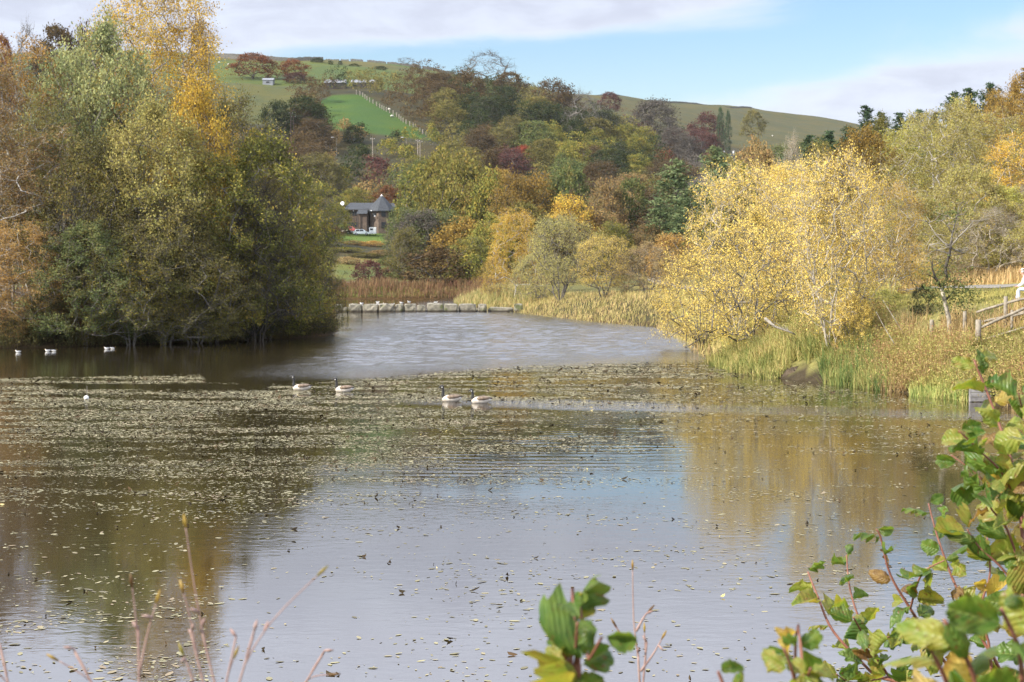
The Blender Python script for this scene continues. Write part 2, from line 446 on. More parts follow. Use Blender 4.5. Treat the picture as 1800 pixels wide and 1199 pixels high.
setc((OY > 860) & (PXX < 860), (0.058, 0.088, 0.026))                          # upper pasture
setc((OY > 1030) & (PXX > 820), (0.058, 0.062, 0.028))                        # moor
setc((OY > 1040) & (OY < 1110) & (PXX < 760), (0.070, 0.078, 0.032))
setc((OY > 700) & (OY <= 862) & (PXX < 560), (0.060, 0.072, 0.028))
setc(inpoly(OX, OY, field_w), (0.038, 0.082, 0.016))                           # green field
lawn = (OX > 12) & (OY > 55) & (OY < 175) & (PXX > 1000)
setc(lawn, (0.20, 0.19, 0.07))
setc(lawn & (PXX > 1560) & (OY > 101), (0.34, 0.27, 0.10))
setc((OY > 395) & (OY < 452) & (PXX > 590) & (PXX < 680), (0.07, 0.125, 0.03))
setc((OY > 205) & (OY < 300) & (PXX > 590) & (PXX < 705), (0.085, 0.11, 0.035))
setc((lake_sd(XX, YY) < 0.8) & (OY < 215), (0.05, 0.04, 0.025))
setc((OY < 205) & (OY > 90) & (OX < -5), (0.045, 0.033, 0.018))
jj, ii = np.meshgrid(np.arange(len(rowsY) - 1), np.arange(len(us) - 1), indexing='ij')
nn = len(us); q = (jj * nn + ii).ravel()
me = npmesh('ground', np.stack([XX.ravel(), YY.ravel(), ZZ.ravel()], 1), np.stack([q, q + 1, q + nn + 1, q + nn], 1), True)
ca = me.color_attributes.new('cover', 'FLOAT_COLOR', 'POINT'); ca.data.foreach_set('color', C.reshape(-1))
def f_ground(t):
    a = t.new('ShaderNodeVertexColor', layer_name='cover').outputs[0]; v = objc(t)
    n = t.noise(v, 0.05, 6, 0.65); n2_ = t.noise(v, 1.7, 5, 0.7)
    c = t.mix(t.ss(n, 0.35, 0.65), a, t.mix(1.0, a, (1.45, 1.15, 0.75), 'MULTIPLY'))
    c = t.mix(t.ss(n2_, 0.25, 0.75), t.mix(1.0, c, (0.62, 0.62, 0.6), 'MULTIPLY'), t.mix(1.0, c, (1.3, 1.28, 1.2), 'MULTIPLY'))
    return principled(t, c, 0.95, t.noise(v, 3.0, 6, 0.7), 0.7, 0.25, Specular_IOR_Level=0.15)
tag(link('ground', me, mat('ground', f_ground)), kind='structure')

# ------------------------------------------------------------------ water
def f_water(t):
    v = t.new('ShaderNodeNewGeometry').outputs['Position']
    s_ = t.new('ShaderNodeSeparateXYZ'); t.l.new(v, s_.inputs[0]); X, Y = s_.outputs[0], s_.outputs[1]
    # open, wind-ruffled water beyond the weed beds
    edge_ = t.m('ADD', t.m('MULTIPLY', X, 0.85), 83.5)
    wob = t.m('MULTIPLY', t.noise(v, 0.12, 3), 8.0)
    openw = t.ss(t.m('SUBTRACT', t.m('ADD', Y, wob), edge_), -1.0, 12.0)
    shel = t.ss(t.m('ADD', X, t.m('MULTIPLY', t.noise(v, 0.15, 3), 5.0)), -14.0, -7.0)
    lane = t.m('MULTIPLY', t.ss(t.m('ABSOLUTE', t.m('SUBTRACT', t.m('ADD', Y, t.m('MULTIPLY', X, 0.35)), t.m('ADD', 61.5, t.m('MULTIPLY', t.noise(v, 0.2, 3), 3.0)))), 3.0, 0.5), t.ss(X, -6.0, 1.0))
    calm = t.ss(t.noise(t.vmul(v, (0.05, 0.11, 1)), 1.0, 4, 0.6), 0.4, 0.62)
    amp = t.m('ADD', t.m('ADD', 0.0012, t.m('MULTIPLY', calm, 0.003)), t.m('ADD', t.m('MULTIPLY', t.m('MULTIPLY', openw, shel), 0.05), t.m('MULTIPLY', lane, 0.03)))
    rip = t.noise(t.vmul(v, (1.0, 1.9, 1)), 2.2, 3, 0.55, 0.4)
    rip2 = t.noise(t.vmul(v, (1.0, 2.5, 1)), 7.0, 2, 0.5, 0.2)
    hgt = t.m('MULTIPLY', t.m('ADD', rip, t.m('MULTIPLY', rip2, 0.3)), amp)
    # rings left by the birds
    wv = t.new('ShaderNodeTexWave', wave_type='RINGS', rings_direction='SPHERICAL')
    t.l.new(t.vmul(v, (0.55, 1, 1), (-1.3, -61.5, 0)), wv.inputs['Vector'])
    wv.inputs['Scale'].default_value = 0.42; wv.inputs['Distortion'].default_value = 7.0; wv.inputs['Detail'].default_value = 3; wv.inputs['Detail Scale'].default_value = 0.6
    rm = t.m('MULTIPLY', t.m('MULTIPLY', t.ss(Y, 39.0, 42.5), t.ss(Y, 58.0, 51.0)), t.m('MULTIPLY', t.ss(X, -4.5, -1.0), t.ss(X, 8.5, 4.0)))
    hgt = t.m('ADD', hgt, t.m('MULTIPLY', t.m('MULTIPLY', wv.outputs['Fac'], t.m('MULTIPLY', rm, t.ss(t.noise(v, 0.5, 3), .40, .64))), 0.0035))
    b = t.new('ShaderNodeBump'); b.inputs['Strength'].default_value = 1.0; b.inputs['Distance'].default_value = 1.0
    t.l.new(hgt, b.inputs['Height'])
    p = t.new('ShaderNodeBsdfPrincipled')
    t.put(p.inputs['Base Color'], t.mix(t.noise(v, 0.3, 3), (0.016, 0.012, 0.005), (0.030, 0.021, 0.009)))
    t.l.new(t.m('MULTIPLY_ADD', t.m('MULTIPLY', openw, shel), 0.08, 0.01), p.inputs['Roughness']); p.inputs['IOR'].default_value = 1.9
    t.l.new(b.outputs[0], p.inputs['Normal'])
    return p.outputs[0]
WATER = mat('water', f_water)
wy = np.concatenate([np.arange(8, 76, 4.0), np.arange(76, 195, 0.19), np.arange(196, 284, 4.0)])
wx = np.concatenate([np.arange(-90, -20, 5.0), np.arange(-20, 15, 0.24), np.arange(15, 46, 3.0)])
WXX, WYY = np.meshgrid(wx, wy)
def sst(v, a, b):
    t = np.clip((v - a) / (b - a), 0, 1); return t * t * (3 - 2 * t)
wm = sst(WYY + (fbm(WXX / 7, WYY / 7, 61) - .5) * 7 - (83.5 + .85 * WXX), -1, 13) * sst(WXX + (fbm(WXX / 6, WYY / 6, 62) - .5) * 5, -15, -7.5)
wm *= (1 - sst(WYY, 176, 192)) * sst(WYY, 77, 82) * sst(WXX, -19, -16) * (0.35 + 0.65 * np.clip(lake_sd(WXX, WYY) / -5, 0, 1)) * (1 - sst(WXX, 13, 14.5))
wh = (fbm(WXX / 1.1 + .25 * WYY, WYY / .62, 63, 2) - .5) * .13 + np.sin(WYY * 5.2 + WXX * 1.3 + fbm(WXX / 2, WYY / 2, 64) * 9) * .008
nq = len(wx); jj, ii = np.meshgrid(np.arange(len(wy) - 1), np.arange(nq - 1), indexing='ij'); q = (jj * nq + ii).ravel()
tag(link('water', npmesh('water', np.stack([WXX.ravel(), WYY.ravel(), (wh * wm).ravel()], 1), np.stack([q, q + 1, q + nq + 1, q + nq], 1), True), WATER), kind='structure')

# ------------------------------------------------------------------ path
def ribbon(pts, width, dz, name, m, n_across=4):
    pts = np.array(pts, float); seg = []
    t = np.linspace(0, len(pts) - 1, (len(pts) - 1) * 14 + 1)
    xs = np.interp(t, np.arange(len(pts)), pts[:, 0]); ys = np.interp(t, np.arange(len(pts)), pts[:, 1])
    k = np.ones(9) / 9
    xs = np.convolve(np.pad(xs, 4, mode='edge'), k, 'valid'); ys = np.convolve(np.pad(ys, 4, mode='edge'), k, 'valid')
    dx = np.gradient(xs); dy = np.gradient(ys); L = np.hypot(dx, dy); nx, ny = -dy / L, dx / L
    V = []
    for a in np.linspace(-0.5, 0.5, n_across + 1):
        X = xs + nx * a * width; Y = ys + ny * a * width
        V.append(np.stack([X, Y, terrain(X, Y) + dz * (1 if abs(a) < 0.45 else 0.3)], 1))
    V = np.array(V); m_ = V.shape[1]; F = []
    for a in range(n_across):
        for i in range(m_ - 1): F.append([a * m_ + i, a * m_ + i + 1, (a + 1) * m_ + i + 1, (a + 1) * m_ + i])
    return link(name, npmesh(name, V.reshape(-1, 3), np.array(F), True), m)
PATHM = speckle('path_gravel', (0.13, 0.12, 0.10), (0.22, 0.20, 0.17), 3.0, 0.95)
tag(ribbon(RL([(60, 88), (38, 93), (28, 97), (22, 106), (18, 125), (16, 150), (15.5, 175), (16.5, 200), (20, 240), (23, 280)]), 2.0, 0.09, 'path', PATHM), kind='structure')
tag(ribbon(RL([(-60, 232), (-30, 226), (-21, 223), (-12, 224), (0, 226), (10, 232), (18, 240)]), 2.2, 0.15, 'footpath', PATHM), kind='structure')

# ------------------------------------------------------------------ tree maker
def grow(att, trunk, r_leafless=0.35):
    """connect attractor points to a trunk polyline, returns nodes and parents"""
    pos = [np.array(p, float) for p in trunk]; par = [-1] + list(range(len(trunk) - 1))
    base = np.array(trunk[0], float)
    order = np.argsort([np.linalg.norm((a - base) * (1, 1, 0.8)) for a in att])
    ends = []
    for k in order:
        a = att[k]; A = np.array(pos); d = a - A; dist = np.linalg.norm(d, axis=1)
        low = np.maximum(0, A[:, 2] - a[2] + 0.25 * dist)
        cost = dist + 1.1 * low; cost[0] += 3.0
        j = int(np.argmin(cost)); L = dist[j]
        n = max(1, min(5, int(L / 0.7)))
        p0 = A[j]; prev = j
        side = rng.normal(0, 0.09 * L, 3)
        for q_ in range(1, n + 1):
            t = q_ / n
            arch = math.sin(math.pi * t)
            p = p0 + d[j] * t + side * arch; p[2] += arch * 0.10 * L
            pos.append(p); par.append(prev); prev = len(pos) - 1
        ends.append(prev)
    return np.array(pos), np.array(par), ends
def pipe(par, ends, n, tip=0.012, ex=2.3):
    w_ = np.zeros(n)
    for e in ends: w_[e] += 1
    for i in range(n - 1, 0, -1): w_[par[i]] += w_[i]
    return tip * np.maximum(w_, 1) ** (1 / ex)
def edges_mesh(A, B, ra, rb, sides):
    """one tapered prism for each edge, vectorised"""
    A = np.asarray(A, float); B = np.asarray(B, float); d = B - A; L = np.linalg.norm(d, axis=1, keepdims=True); L[L == 0] = 1; d = d / L
    ref = np.where(np.abs(d[:, 2:3]) < 0.9, [[0, 0, 1.]], [[1., 0, 0]])
    a = np.cross(d, ref); a /= np.linalg.norm(a, axis=1, keepdims=True); b = np.cross(a, d)
    n = len(A); V = np.empty((n, 2 * sides, 3))
    for k in range(sides):
        t = 2 * math.pi * k / sides; o = a * math.cos(t) + b * math.sin(t)
        V[:, k] = A + o * np.reshape(ra, (-1, 1)); V[:, sides + k] = B + o * np.reshape(rb, (-1, 1))
    F = np.array([[k, (k + 1) % sides, sides + (k + 1) % sides, sides + k] for k in range(sides)])
    F = (np.arange(n) * 2 * sides)[:, None, None] + F[None]
    return V.reshape(-1, 3), F.reshape(-1, 4)
def leaf_quads(c, L, Wd, droop=0.0):
    n = len(c)
    a = rng.normal(0, 1, (n, 3)); a[:, 2] = a[:, 2] * 0.8 - droop; a /= np.linalg.norm(a, axis=1, keepdims=True)
    r = rng.normal(0, 1, (n, 3)); b = np.cross(a, r); b /= np.linalg.norm(b, axis=1, keepdims=True)
    s = rng.uniform(0.6, 1.25, (n, 1))
    a = a * L * s * 0.5; b = b * Wd * s * 0.5
    V = np.stack([c - a, c + b * 1.0 - a * 0.1, c + a, c - b - a * 0.1], 1)
    return V.reshape(-1, 3), np.arange(4 * n).reshape(-1, 4)
def merge(parts):
    V = []; F = {}; n = 0
    for v, f in parts:
        V.append(v); F.setdefault(f.shape[1], []).append(f + n); n += len(v)
    return np.concatenate(V), [np.concatenate(x) for x in F.values()]
def make_proto(name, H, Wd, n_att, shape, leafL, leafW, per, clump, stems=1, trunk_top=0.75, low=0.25, twigs=5, droop=0.0, tip=0.012, hang=0.0, twig_len=0.7, jag=0.25, leafless=0.0, shell=0.45, tsides=5, seed=1):
    """returns (wood mesh, leaf mesh, H, Wd): a tree of height H and width Wd standing on z=0"""
    global rng
    keep = rng; rng = np.random.default_rng(seed)
    att = []
    ph = rng.uniform(0, 6.28, 6)
    while len(att) < n_att:
        z = rng.uniform(low, 1.0); th = rng.uniform(0, 2 * math.pi)
        rr = shape(z) * (1 + jag * (math.sin(3 * th + ph[0] + 4 * z) * 0.5 + math.sin(5 * th + ph[1] - 9 * z) * 0.35 + math.sin(2 * th + ph[2] + 13 * z) * 0.4))
        u = rng.uniform(shell, 1.0) ** 0.6
        x, y = math.cos(th) * rr * u, math.sin(th) * rr * u
        att.append(np.array([x * Wd / 2, y * Wd / 2, z * H + rng.normal(0, 0.03 * H)]))
    P_, Q_, E_, Rr = [], [], [], []
    off = 0; segs = []
    ends_all = []
    groups = [[] for _ in range(stems)]
    dirs = [(math.cos(2 * math.pi * k / stems + ph[3]), math.sin(2 * math.pi * k / stems + ph[3])) for k in range(stems)]
    for a in att:
        k = 0 if stems == 1 else int(np.argmax([a[0] * d[0] + a[1] * d[1] + rng.normal(0, Wd * 0.1) for d in dirs]))
        groups[k].append(a)
    parts = []; tips = []
    for k, g in enumerate(groups):
        if not g: continue
        lean = (np.array([dirs[k][0], dirs[k][1]]) * Wd * 0.20) if stems > 1 else rng.normal(0, Wd * 0.03, 2)
        nt = 7; tt = trunk_top * rng.uniform(0.85, 1.05)
        wob = rng.normal(0, 0.015 * H, (nt, 2)); wob[0] = 0
        trunk = [np.array([(lean[0] * (i / (nt - 1)) ** 0.9 if stems > 1 else lean[0] * i / (nt - 1)) + wob[i, 0] + (dirs[k][0] * 0.12 if stems > 1 else 0),
                           (lean[1] * (i / (nt - 1)) ** 0.9 if stems > 1 else lean[1] * i / (nt - 1)) + wob[i, 1] + (dirs[k][1] * 0.12 if stems > 1 else 0), H * tt * i / (nt - 1) - (0.3 if i == 0 else 0)]) for i in range(nt)]
        pos, par, ends = grow(g, trunk)
        rad = pipe(par, ends, len(pos), tip)
        e = np.arange(1, len(pos)); ra = rad[par[e]]; rb = rad[e]
        ra = np.minimum(ra, rb * 1.6)
        big = rb > tip * 2.2
        A, B = pos[par[e]], pos[e]
        if big.any(): parts.append(edges_mesh(A[big], B[big], ra[big], rb[big], tsides))
        if (~big).any(): parts.append(edges_mesh(A[~big], B[~big], ra[~big], rb[~big], 3))
        tips += [pos[i] for i in ends]
    tips = np.array(tips)
    # twigs
    if twigs:
        c = np.repeat(tips, twigs, 0); d = rng.normal(0, 1, c.shape); d[:, 2] = d[:, 2] * 0.7 + 0.35 - hang
        out = c.copy(); out[:, 2] = 0; out /= np.maximum(np.linalg.norm(out, axis=1, keepdims=True), 1e-3); d += out * 0.5
        d /= np.linalg.norm(d, axis=1, keepdims=True)
        L = twig_len * rng.uniform(0.5, 1.2, (len(c), 1)); mid = c + d * L * 0.55
        d2 = d + rng.normal(0, 0.35, d.shape); d2[:, 2] -= hang * 1.2; d2 /= np.linalg.norm(d2, axis=1, keepdims=True)
        end = mid + d2 * L * 0.55
        parts.append(edges_mesh(c, mid, np.full(len(c), tip * 0.8), np.full(len(c), tip * 0.55), 3))
        parts.append(edges_mesh(mid, end, np.full(len(c), tip * 0.55), np.full(len(c), tip * 0.3), 3))
        t = rng.uniform(0.1, 1.0, (len(c), per, 1))
        pts = np.where(t < 0.5, c[:, None] + (mid - c)[:, None] * t * 2, mid[:, None] + (end - mid)[:, None] * (t * 2 - 1))
        pts = pts + rng.normal(0, clump, pts.shape) * (1, 1, 0.8)
        if leafless:
            kp = rng.random(len(pts)) > leafless; pts = pts[kp]
        pts = pts.reshape(-1, 3)
    else:
        cl = clump * rng.uniform(0.6, 1.3, (len(tips), 1, 1))
        pts = (tips[:, None] + rng.normal(0, 1, (len(tips), per, 3)) * cl * (1, 1, 0.65)).reshape(-1, 3)
    pts = pts[pts[:, 2] > 0.05]
    wood = npmesh(name + '_wood', *merge(parts), True)
    lv = npmesh(name + '_leaves', *leaf_quads(pts, leafL, leafW, droop)) if len(pts) else None
    rng = keep
    return wood, lv, H, Wd
dome = lambda z: math.sqrt(max(0.0, 1 - (2 * z - 0.92) ** 2 / 1.0)) if z > 0.46 else 0.75 + 0.25 * z / 0.46
egg = lambda z: (max(0, math.sin(math.pi * min(1, max(0, (z * 0.94 + 0.04))) ** 0.85))) ** 0.7
column = lambda z: 0.35 + 0.65 * math.sin(math.pi * min(1, z) ** 1.1) if z < 0.97 else 0.2
birchs = lambda z: 0.25 + 0.75 * math.sin(math.pi * (0.08 + 0.86 * z)) ** 0.9
vase = lambda z: (0.25 + 0.75 * z ** 0.8) * math.sqrt(max(0.02, 1 - max(0, z - 0.55) ** 2 / 0.22))
mushroom = lambda z: math.sqrt(max(0, 1 - (z - 0.35) ** 2 / 0.43))
PR = {
 'birch':   make_proto('birch', 16, 8, 380, birchs, 0.15, 0.09, 15, 0.15, trunk_top=0.92, low=0.22, hang=0.55, droop=0.5, twigs=5, twig_len=1.1, seed=11, tip=0.011),
 'birch_b': make_proto('birch_b', 17, 8.5, 350, birchs, 0.16, 0.095, 14, 0.18, stems=2, trunk_top=0.85, low=0.2, hang=0.35, droop=0.3, twigs=5, twig_len=1.1, seed=12, tip=0.012, jag=0.4),
 'birch_c': make_proto('birch_c', 18, 9, 640, lambda z: 0.22 + 0.78 * math.sin(math.pi * min(1, 0.10 + 0.78 * z ** 1.1)) ** 0.8, 0.13, 0.08, 16, 0.22, stems=2, trunk_top=0.8, low=0.2, hang=0.5, droop=0.4, twigs=6, twig_len=1.3, seed=42, tip=0.012, jag=0.35),
 'round':   make_proto('round', 12, 10, 440, dome, 0.17, 0.10, 14, 0.18, stems=3, trunk_top=0.7, low=0.12, twigs=5, twig_len=0.9, seed=13, tip=0.012, jag=0.3),
 'round_b': make_proto('round_b', 11, 9, 380, egg, 0.16, 0.10, 14, 0.16, stems=4, trunk_top=0.65, low=0.10, twigs=5, twig_len=0.9, seed=14, tip=0.012, jag=0.4),
 'thin':    make_proto('thin', 11, 8, 330, egg, 0.14, 0.085, 8, 0.14, stems=4, trunk_top=0.7, low=0.15, twigs=7, twig_len=1.0, seed=15, tip=0.012, jag=0.35),
 'willow':  make_proto('willow', 8.5, 9, 430, vase, 0.105, 0.06, 7, 0.10, stems=6, trunk_top=0.6, low=0.2, twigs=6, twig_len=0.8, seed=16, tip=0.011, jag=0.3, shell=0.35),
 'willow_b': make_proto('willow_b', 6.5, 9, 420, dome, 0.105, 0.06, 8, 0.11, stems=6, trunk_top=0.5, low=0.05, twigs=6, twig_len=0.8, seed=17, tip=0.010, jag=0.35, shell=0.3),
 'bush':    make_proto('bush', 4, 5, 260, dome, 0.09, 0.06, 11, 0.10, stems=6, trunk_top=0.5, low=0.05, twigs=5, twig_len=0.5, seed=18, tip=0.008, jag=0.3),
 'bare':    make_proto('bare', 10, 8, 330, egg, 0.10, 0.06, 1, 0.10, stems=3, trunk_top=0.75, low=0.2, twigs=9, twig_len=1.1, seed=19, tip=0.013, jag=0.4),
 'oak':     make_proto('oak', 13, 12, 190, mushroom, 0.42, 0.30, 34, 0.62, trunk_top=0.6, low=0.16, twigs=0, seed=21, tip=0.03, jag=0.3, shell=0.6),
 'oak_b':   make_proto('oak_b', 12, 12, 180, egg, 0.42, 0.30, 34, 0.66, trunk_top=0.6, low=0.12, twigs=0, seed=22, tip=0.03, jag=0.45, shell=0.6),
 'tall':    make_proto('tall', 15, 8, 180, column, 0.38, 0.26, 32, 0.5, trunk_top=0.85, low=0.12, twigs=0, seed=23, tip=0.03, jag=0.35, shell=0.5),
 'airy':    make_proto('airy', 12, 10, 190, egg, 0.32, 0.20, 11, 0.45, stems=3, trunk_top=0.7, low=0.1, twigs=5, twig_len=1.5, seed=24, tip=0.028, jag=0.35, shell=0.5, tsides=4),
 'skeleton': make_proto('skeleton', 12, 11, 130, mushroom, 0.2, 0.12, 1, 0.4, trunk_top=0.6, low=0.25, twigs=6, twig_len=1.6, seed=25, tip=0.035, jag=0.3, leafless=0.7, tsides=4),
 'shrub':   make_proto('shrub', 5, 7, 120, dome, 0.32, 0.22, 26, 0.45, stems=3, trunk_top=0.5, low=0.05, twigs=0, seed=26, tip=0.025, jag=0.3, tsides=4),
}
def make_conifer(name, H, Wd, levels, per, needleL, needleW, n_leaf, seed, droopk=0.1, top=0.1, ragged=0.3, low=0.12, expo=0.9):
    global rng
    keep = rng; rng = np.random.default_rng(seed)
    parts = []; lv = []
    n = 8; zz = np.linspace(-0.3, H, n); wob = rng.normal(0, 0.05, (n, 2)); T = np.stack([wob[:, 0], wob[:, 1], zz], 1)
    r = 0.016 * H * (1 - np.linspace(0, 0.92, n)); parts.append(edges_mesh(T[:-1], T[1:], r[:-1], r[1:], 6))
    A, B = [], []
    for i in range(levels):
        z = H * (low + (0.985 - low) * i / (levels - 1)); f = 1 - (z / H - low) / (1 - low)
        Lb = Wd / 2 * (f ** expo * (1 - top) + top)
        for k in range(per):
            if rng.random() < ragged * 0.4: continue
            th = rng.uniform(0, 6.28); L = Lb * rng.uniform(1 - ragged, 1.1)
            a = np.array([0, 0, z + rng.normal(0, 0.15)]); b = a + np.array([math.cos(th) * L, math.sin(th) * L, -droopk * L + 0.15 * L * f + (0.35 * L if f < 0.35 else 0)])
            A.append(a); B.append(b)
            m_ = int(n_leaf * (0.3 + L / (Wd / 2)))
            t = rng.uniform(0.25, 1.05, (m_, 1)); pts = a + (b - a) * t + rng.normal(0, 0.13 * L + 0.1, (m_, 3)) * (1, 1, 0.5)
            lv.append(pts)
    A = np.array(A); B = np.array(B); parts.append(edges_mesh(A, B, np.full(len(A), 0.05), np.full(len(A), 0.015), 3))
    wood = npmesh(name + '_wood', *merge(parts), True)
    leaves = npmesh(name + '_needles', *leaf_quads(np.concatenate(lv), needleL, needleW, 0.0))
    rng = keep
    return wood, leaves, H, Wd
PR['pine'] = make_conifer('pine', 13, 6, 20, 6, 0.5, 0.15, 46, 31, droopk=-0.25, top=0.12, ragged=0.45, low=0.12, expo=0.55)
PR['pine_b'] = make_conifer('pine_b', 14, 5.6, 22, 6, 0.5, 0.15, 44, 32, droopk=-0.15, top=0.10, ragged=0.5, low=0.15, expo=0.7)
PR['larch'] = make_conifer('larch', 16, 7, 30, 7, 0.42, 0.12, 34, 33, droopk=0.12, top=0.05, ragged=0.35, low=0.08, expo=0.95)

KIND = {'birch': 'birch_tree', 'birch_c': 'birch_tree', 'birch_b': 'birch_tree', 'round': 'tree', 'round_b': 'tree', 'thin': 'tree', 'willow': 'willow_tree', 'willow_b': 'willow_bush', 'bush': 'bush',
        'bare': 'bare_tree', 'oak': 'broadleaf_tree', 'oak_b': 'broadleaf_tree', 'tall': 'tall_tree', 'airy': 'tree', 'skeleton': 'bare_tree', 'shrub': 'shrub',
        'pine': 'pine_tree', 'pine_b': 'pine_tree', 'larch': 'larch_tree'}
BUSHY = {'willow_b', 'bush', 'shrub'}
n_trees = 0
def plant(proto, px, Y, top, width, pal, label, group=None, bark=None, base_dz=0.0, lo=None):
    """px, top (pixel row of the crown's top) and width in pixels, at depth Y on the ground"""
    global n_trees
    wood, lv, H, Wd = PR[proto]; Y = G(Y)
    X = (px - 900) / FOC * Y; z0 = gz(X, Y) + base_dz
    if lo is not None: z0 = lo
    ztop = P(px, top, Y).z
    h = max(1.0, ztop - z0); wm = width / FOC * Y
    rzv = rng.uniform(0, 6.28)
    e = empty(KIND[proto], (X, Y, z0), rzv); e.scale = (wm / Wd, wm / Wd, h / H)
    tag(e, label, 'bush' if proto in BUSHY else 'tree', group)
    bk = bark or (BARKW if proto.startswith('birch') else BARKD if proto in ('pine', 'pine_b', 'oak', 'oak_b', 'shrub') else BARK)
    link('stems' if proto in BUSHY else 'trunk', wood, bk, e)
    if lv is not None: link('foliage' if proto in BUSHY else 'crown', lv, LF(pal), e)
    n_trees += 1
    return e

# ------------------------------------------------------------------ trees on the left bank
G_L = 'trees crowded on the left bank'
left = [
 ('birch',   -70, 108, 60, 230, 'orangebrown', 'orange-brown birch cut by the left edge of the picture'),
 ('birch_b',  20, 112, 78, 210, 'orange', 'orange-topped birch at the far left above the water'),
 ('round',   120, 116, 110, 210, 'palegreen', 'pale green tree between the orange birch and the willowy crown'),
 ('round',   190, 113, 58, 250, 'palegreen', 'tall pale green rounded tree left of the golden birch'),
 ('birch_c', 280, 119, -30, 235, 'golden', 'tallest golden birch, reaching out of the top of the picture'),
 ('round_b', 350, 110, 160, 170, 'golden', 'bright yellow crown low on the right of the golden birch'),
 ('thin',    420, 116, 185, 190, 'olivebrown', 'thin brownish twiggy tree right of the golden birch'),
 ('round_b', 470, 111, 250, 240, 'olive', 'olive rounded tree near the right end of the left bank'),
 ('round',   270, 107, 195, 250, 'bronze', 'bronze-green tree in front of the golden birch'),
 ('birch_b',  60, 107, 235, 220, 'orangebrown', 'brown-orange birch in front at the far left'),
 ('round_b', 165, 106, 260, 220, 'olivebrown', 'brownish olive tree before the pale green crown'),
 ('round_b', 375, 108, 290, 240, 'olive', 'broad olive tree in the middle of the left bank'),
 ('willow',  520, 117, 330, 190, 'olive', 'olive willow on the tip of the left bank'),
 ('willow',  545, 117, 420, 150, 'olivebrown', 'drooping willow whose twigs reach over the water at the tip'),
 ('thin',    290, 105, 360, 210, 'olivebrown', 'dull twiggy tree low in the middle of the left bank'),
 ('round_b', 150, 103.5, 400, 190, 'midgreen', 'darker green tree close to the water on the left'),
 ('birch',    35, 103.5, 395, 150, 'orange', 'small orange birch at the left above the shore'),
 ('willow',  440, 110, 400, 220, 'olive', 'low spreading willow right of the middle of the left bank'),
 ('thin',    230, 104, 420, 180, 'olive', 'slender olive tree close to the water'),
 ('birch_b', 100, 110, 180, 160, 'bronze', 'bronze birch rising behind the brown-orange one'),
 ('round_b', 340, 106, 400, 190, 'olivebrown', 'brown-olive tree leaning towards the water'),
 ('thin',    500, 112.5, 300, 160, 'bronze', 'thin bronze tree behind the bank tip'),
]
for a in left: plant(*a, group=G_L)
G_LB = 'bushes along the left waterline'
lb = [(10, 102.5, 520, 130, 'orange'), (75, 103.5, 515, 120, 'olivebrown'), (135, 105, 520, 120, 'russet'), (200, 105.5, 500, 130, 'olive'), (260, 106, 510, 120, 'olivebrown'),
      (320, 107.5, 505, 130, 'darkgreen'), (375, 108.5, 515, 120, 'olive'), (430, 110, 505, 130, 'darkgreen'), (485, 112, 500, 130, 'olive'), (530, 114.5, 490, 120, 'olivebrown'), (568, 117.5, 480, 90, 'olive')]
lbl = {'orange': 'orange', 'olivebrown': 'brownish', 'russet': 'rusty', 'olive': 'olive', 'darkgreen': 'dark green'}
spots = ['at the left picture edge', 'next to the orange one at the picture edge', 'under the darker green tree', 'beside the rusty bush', 'under the bronze-green tree', 'in the middle of the bank',
         'right of the middle of the bank', 'below the low spreading willow', 'near the tip of the bank', 'just before the tip of the bank', 'hanging over the water at the tip of the bank']
for (px, Y, top, w_, pal), s_ in zip(lb, spots):
    plant('bush' if px % 2 else 'willow_b', px, Y, top, w_, pal, '%s bush on the left waterline %s' % (lbl[pal], s_), G_LB, BARKD)
plant('bare', 455, 108.5, 330, 150, 'olive', 'bare brown branching tree showing its limbs among the olive crowns', bark=BARKD)
plant('bare', 140, 107, 330, 130, 'olive', 'bare pale-stemmed tree among the leaves at the left', bark=BARKW)

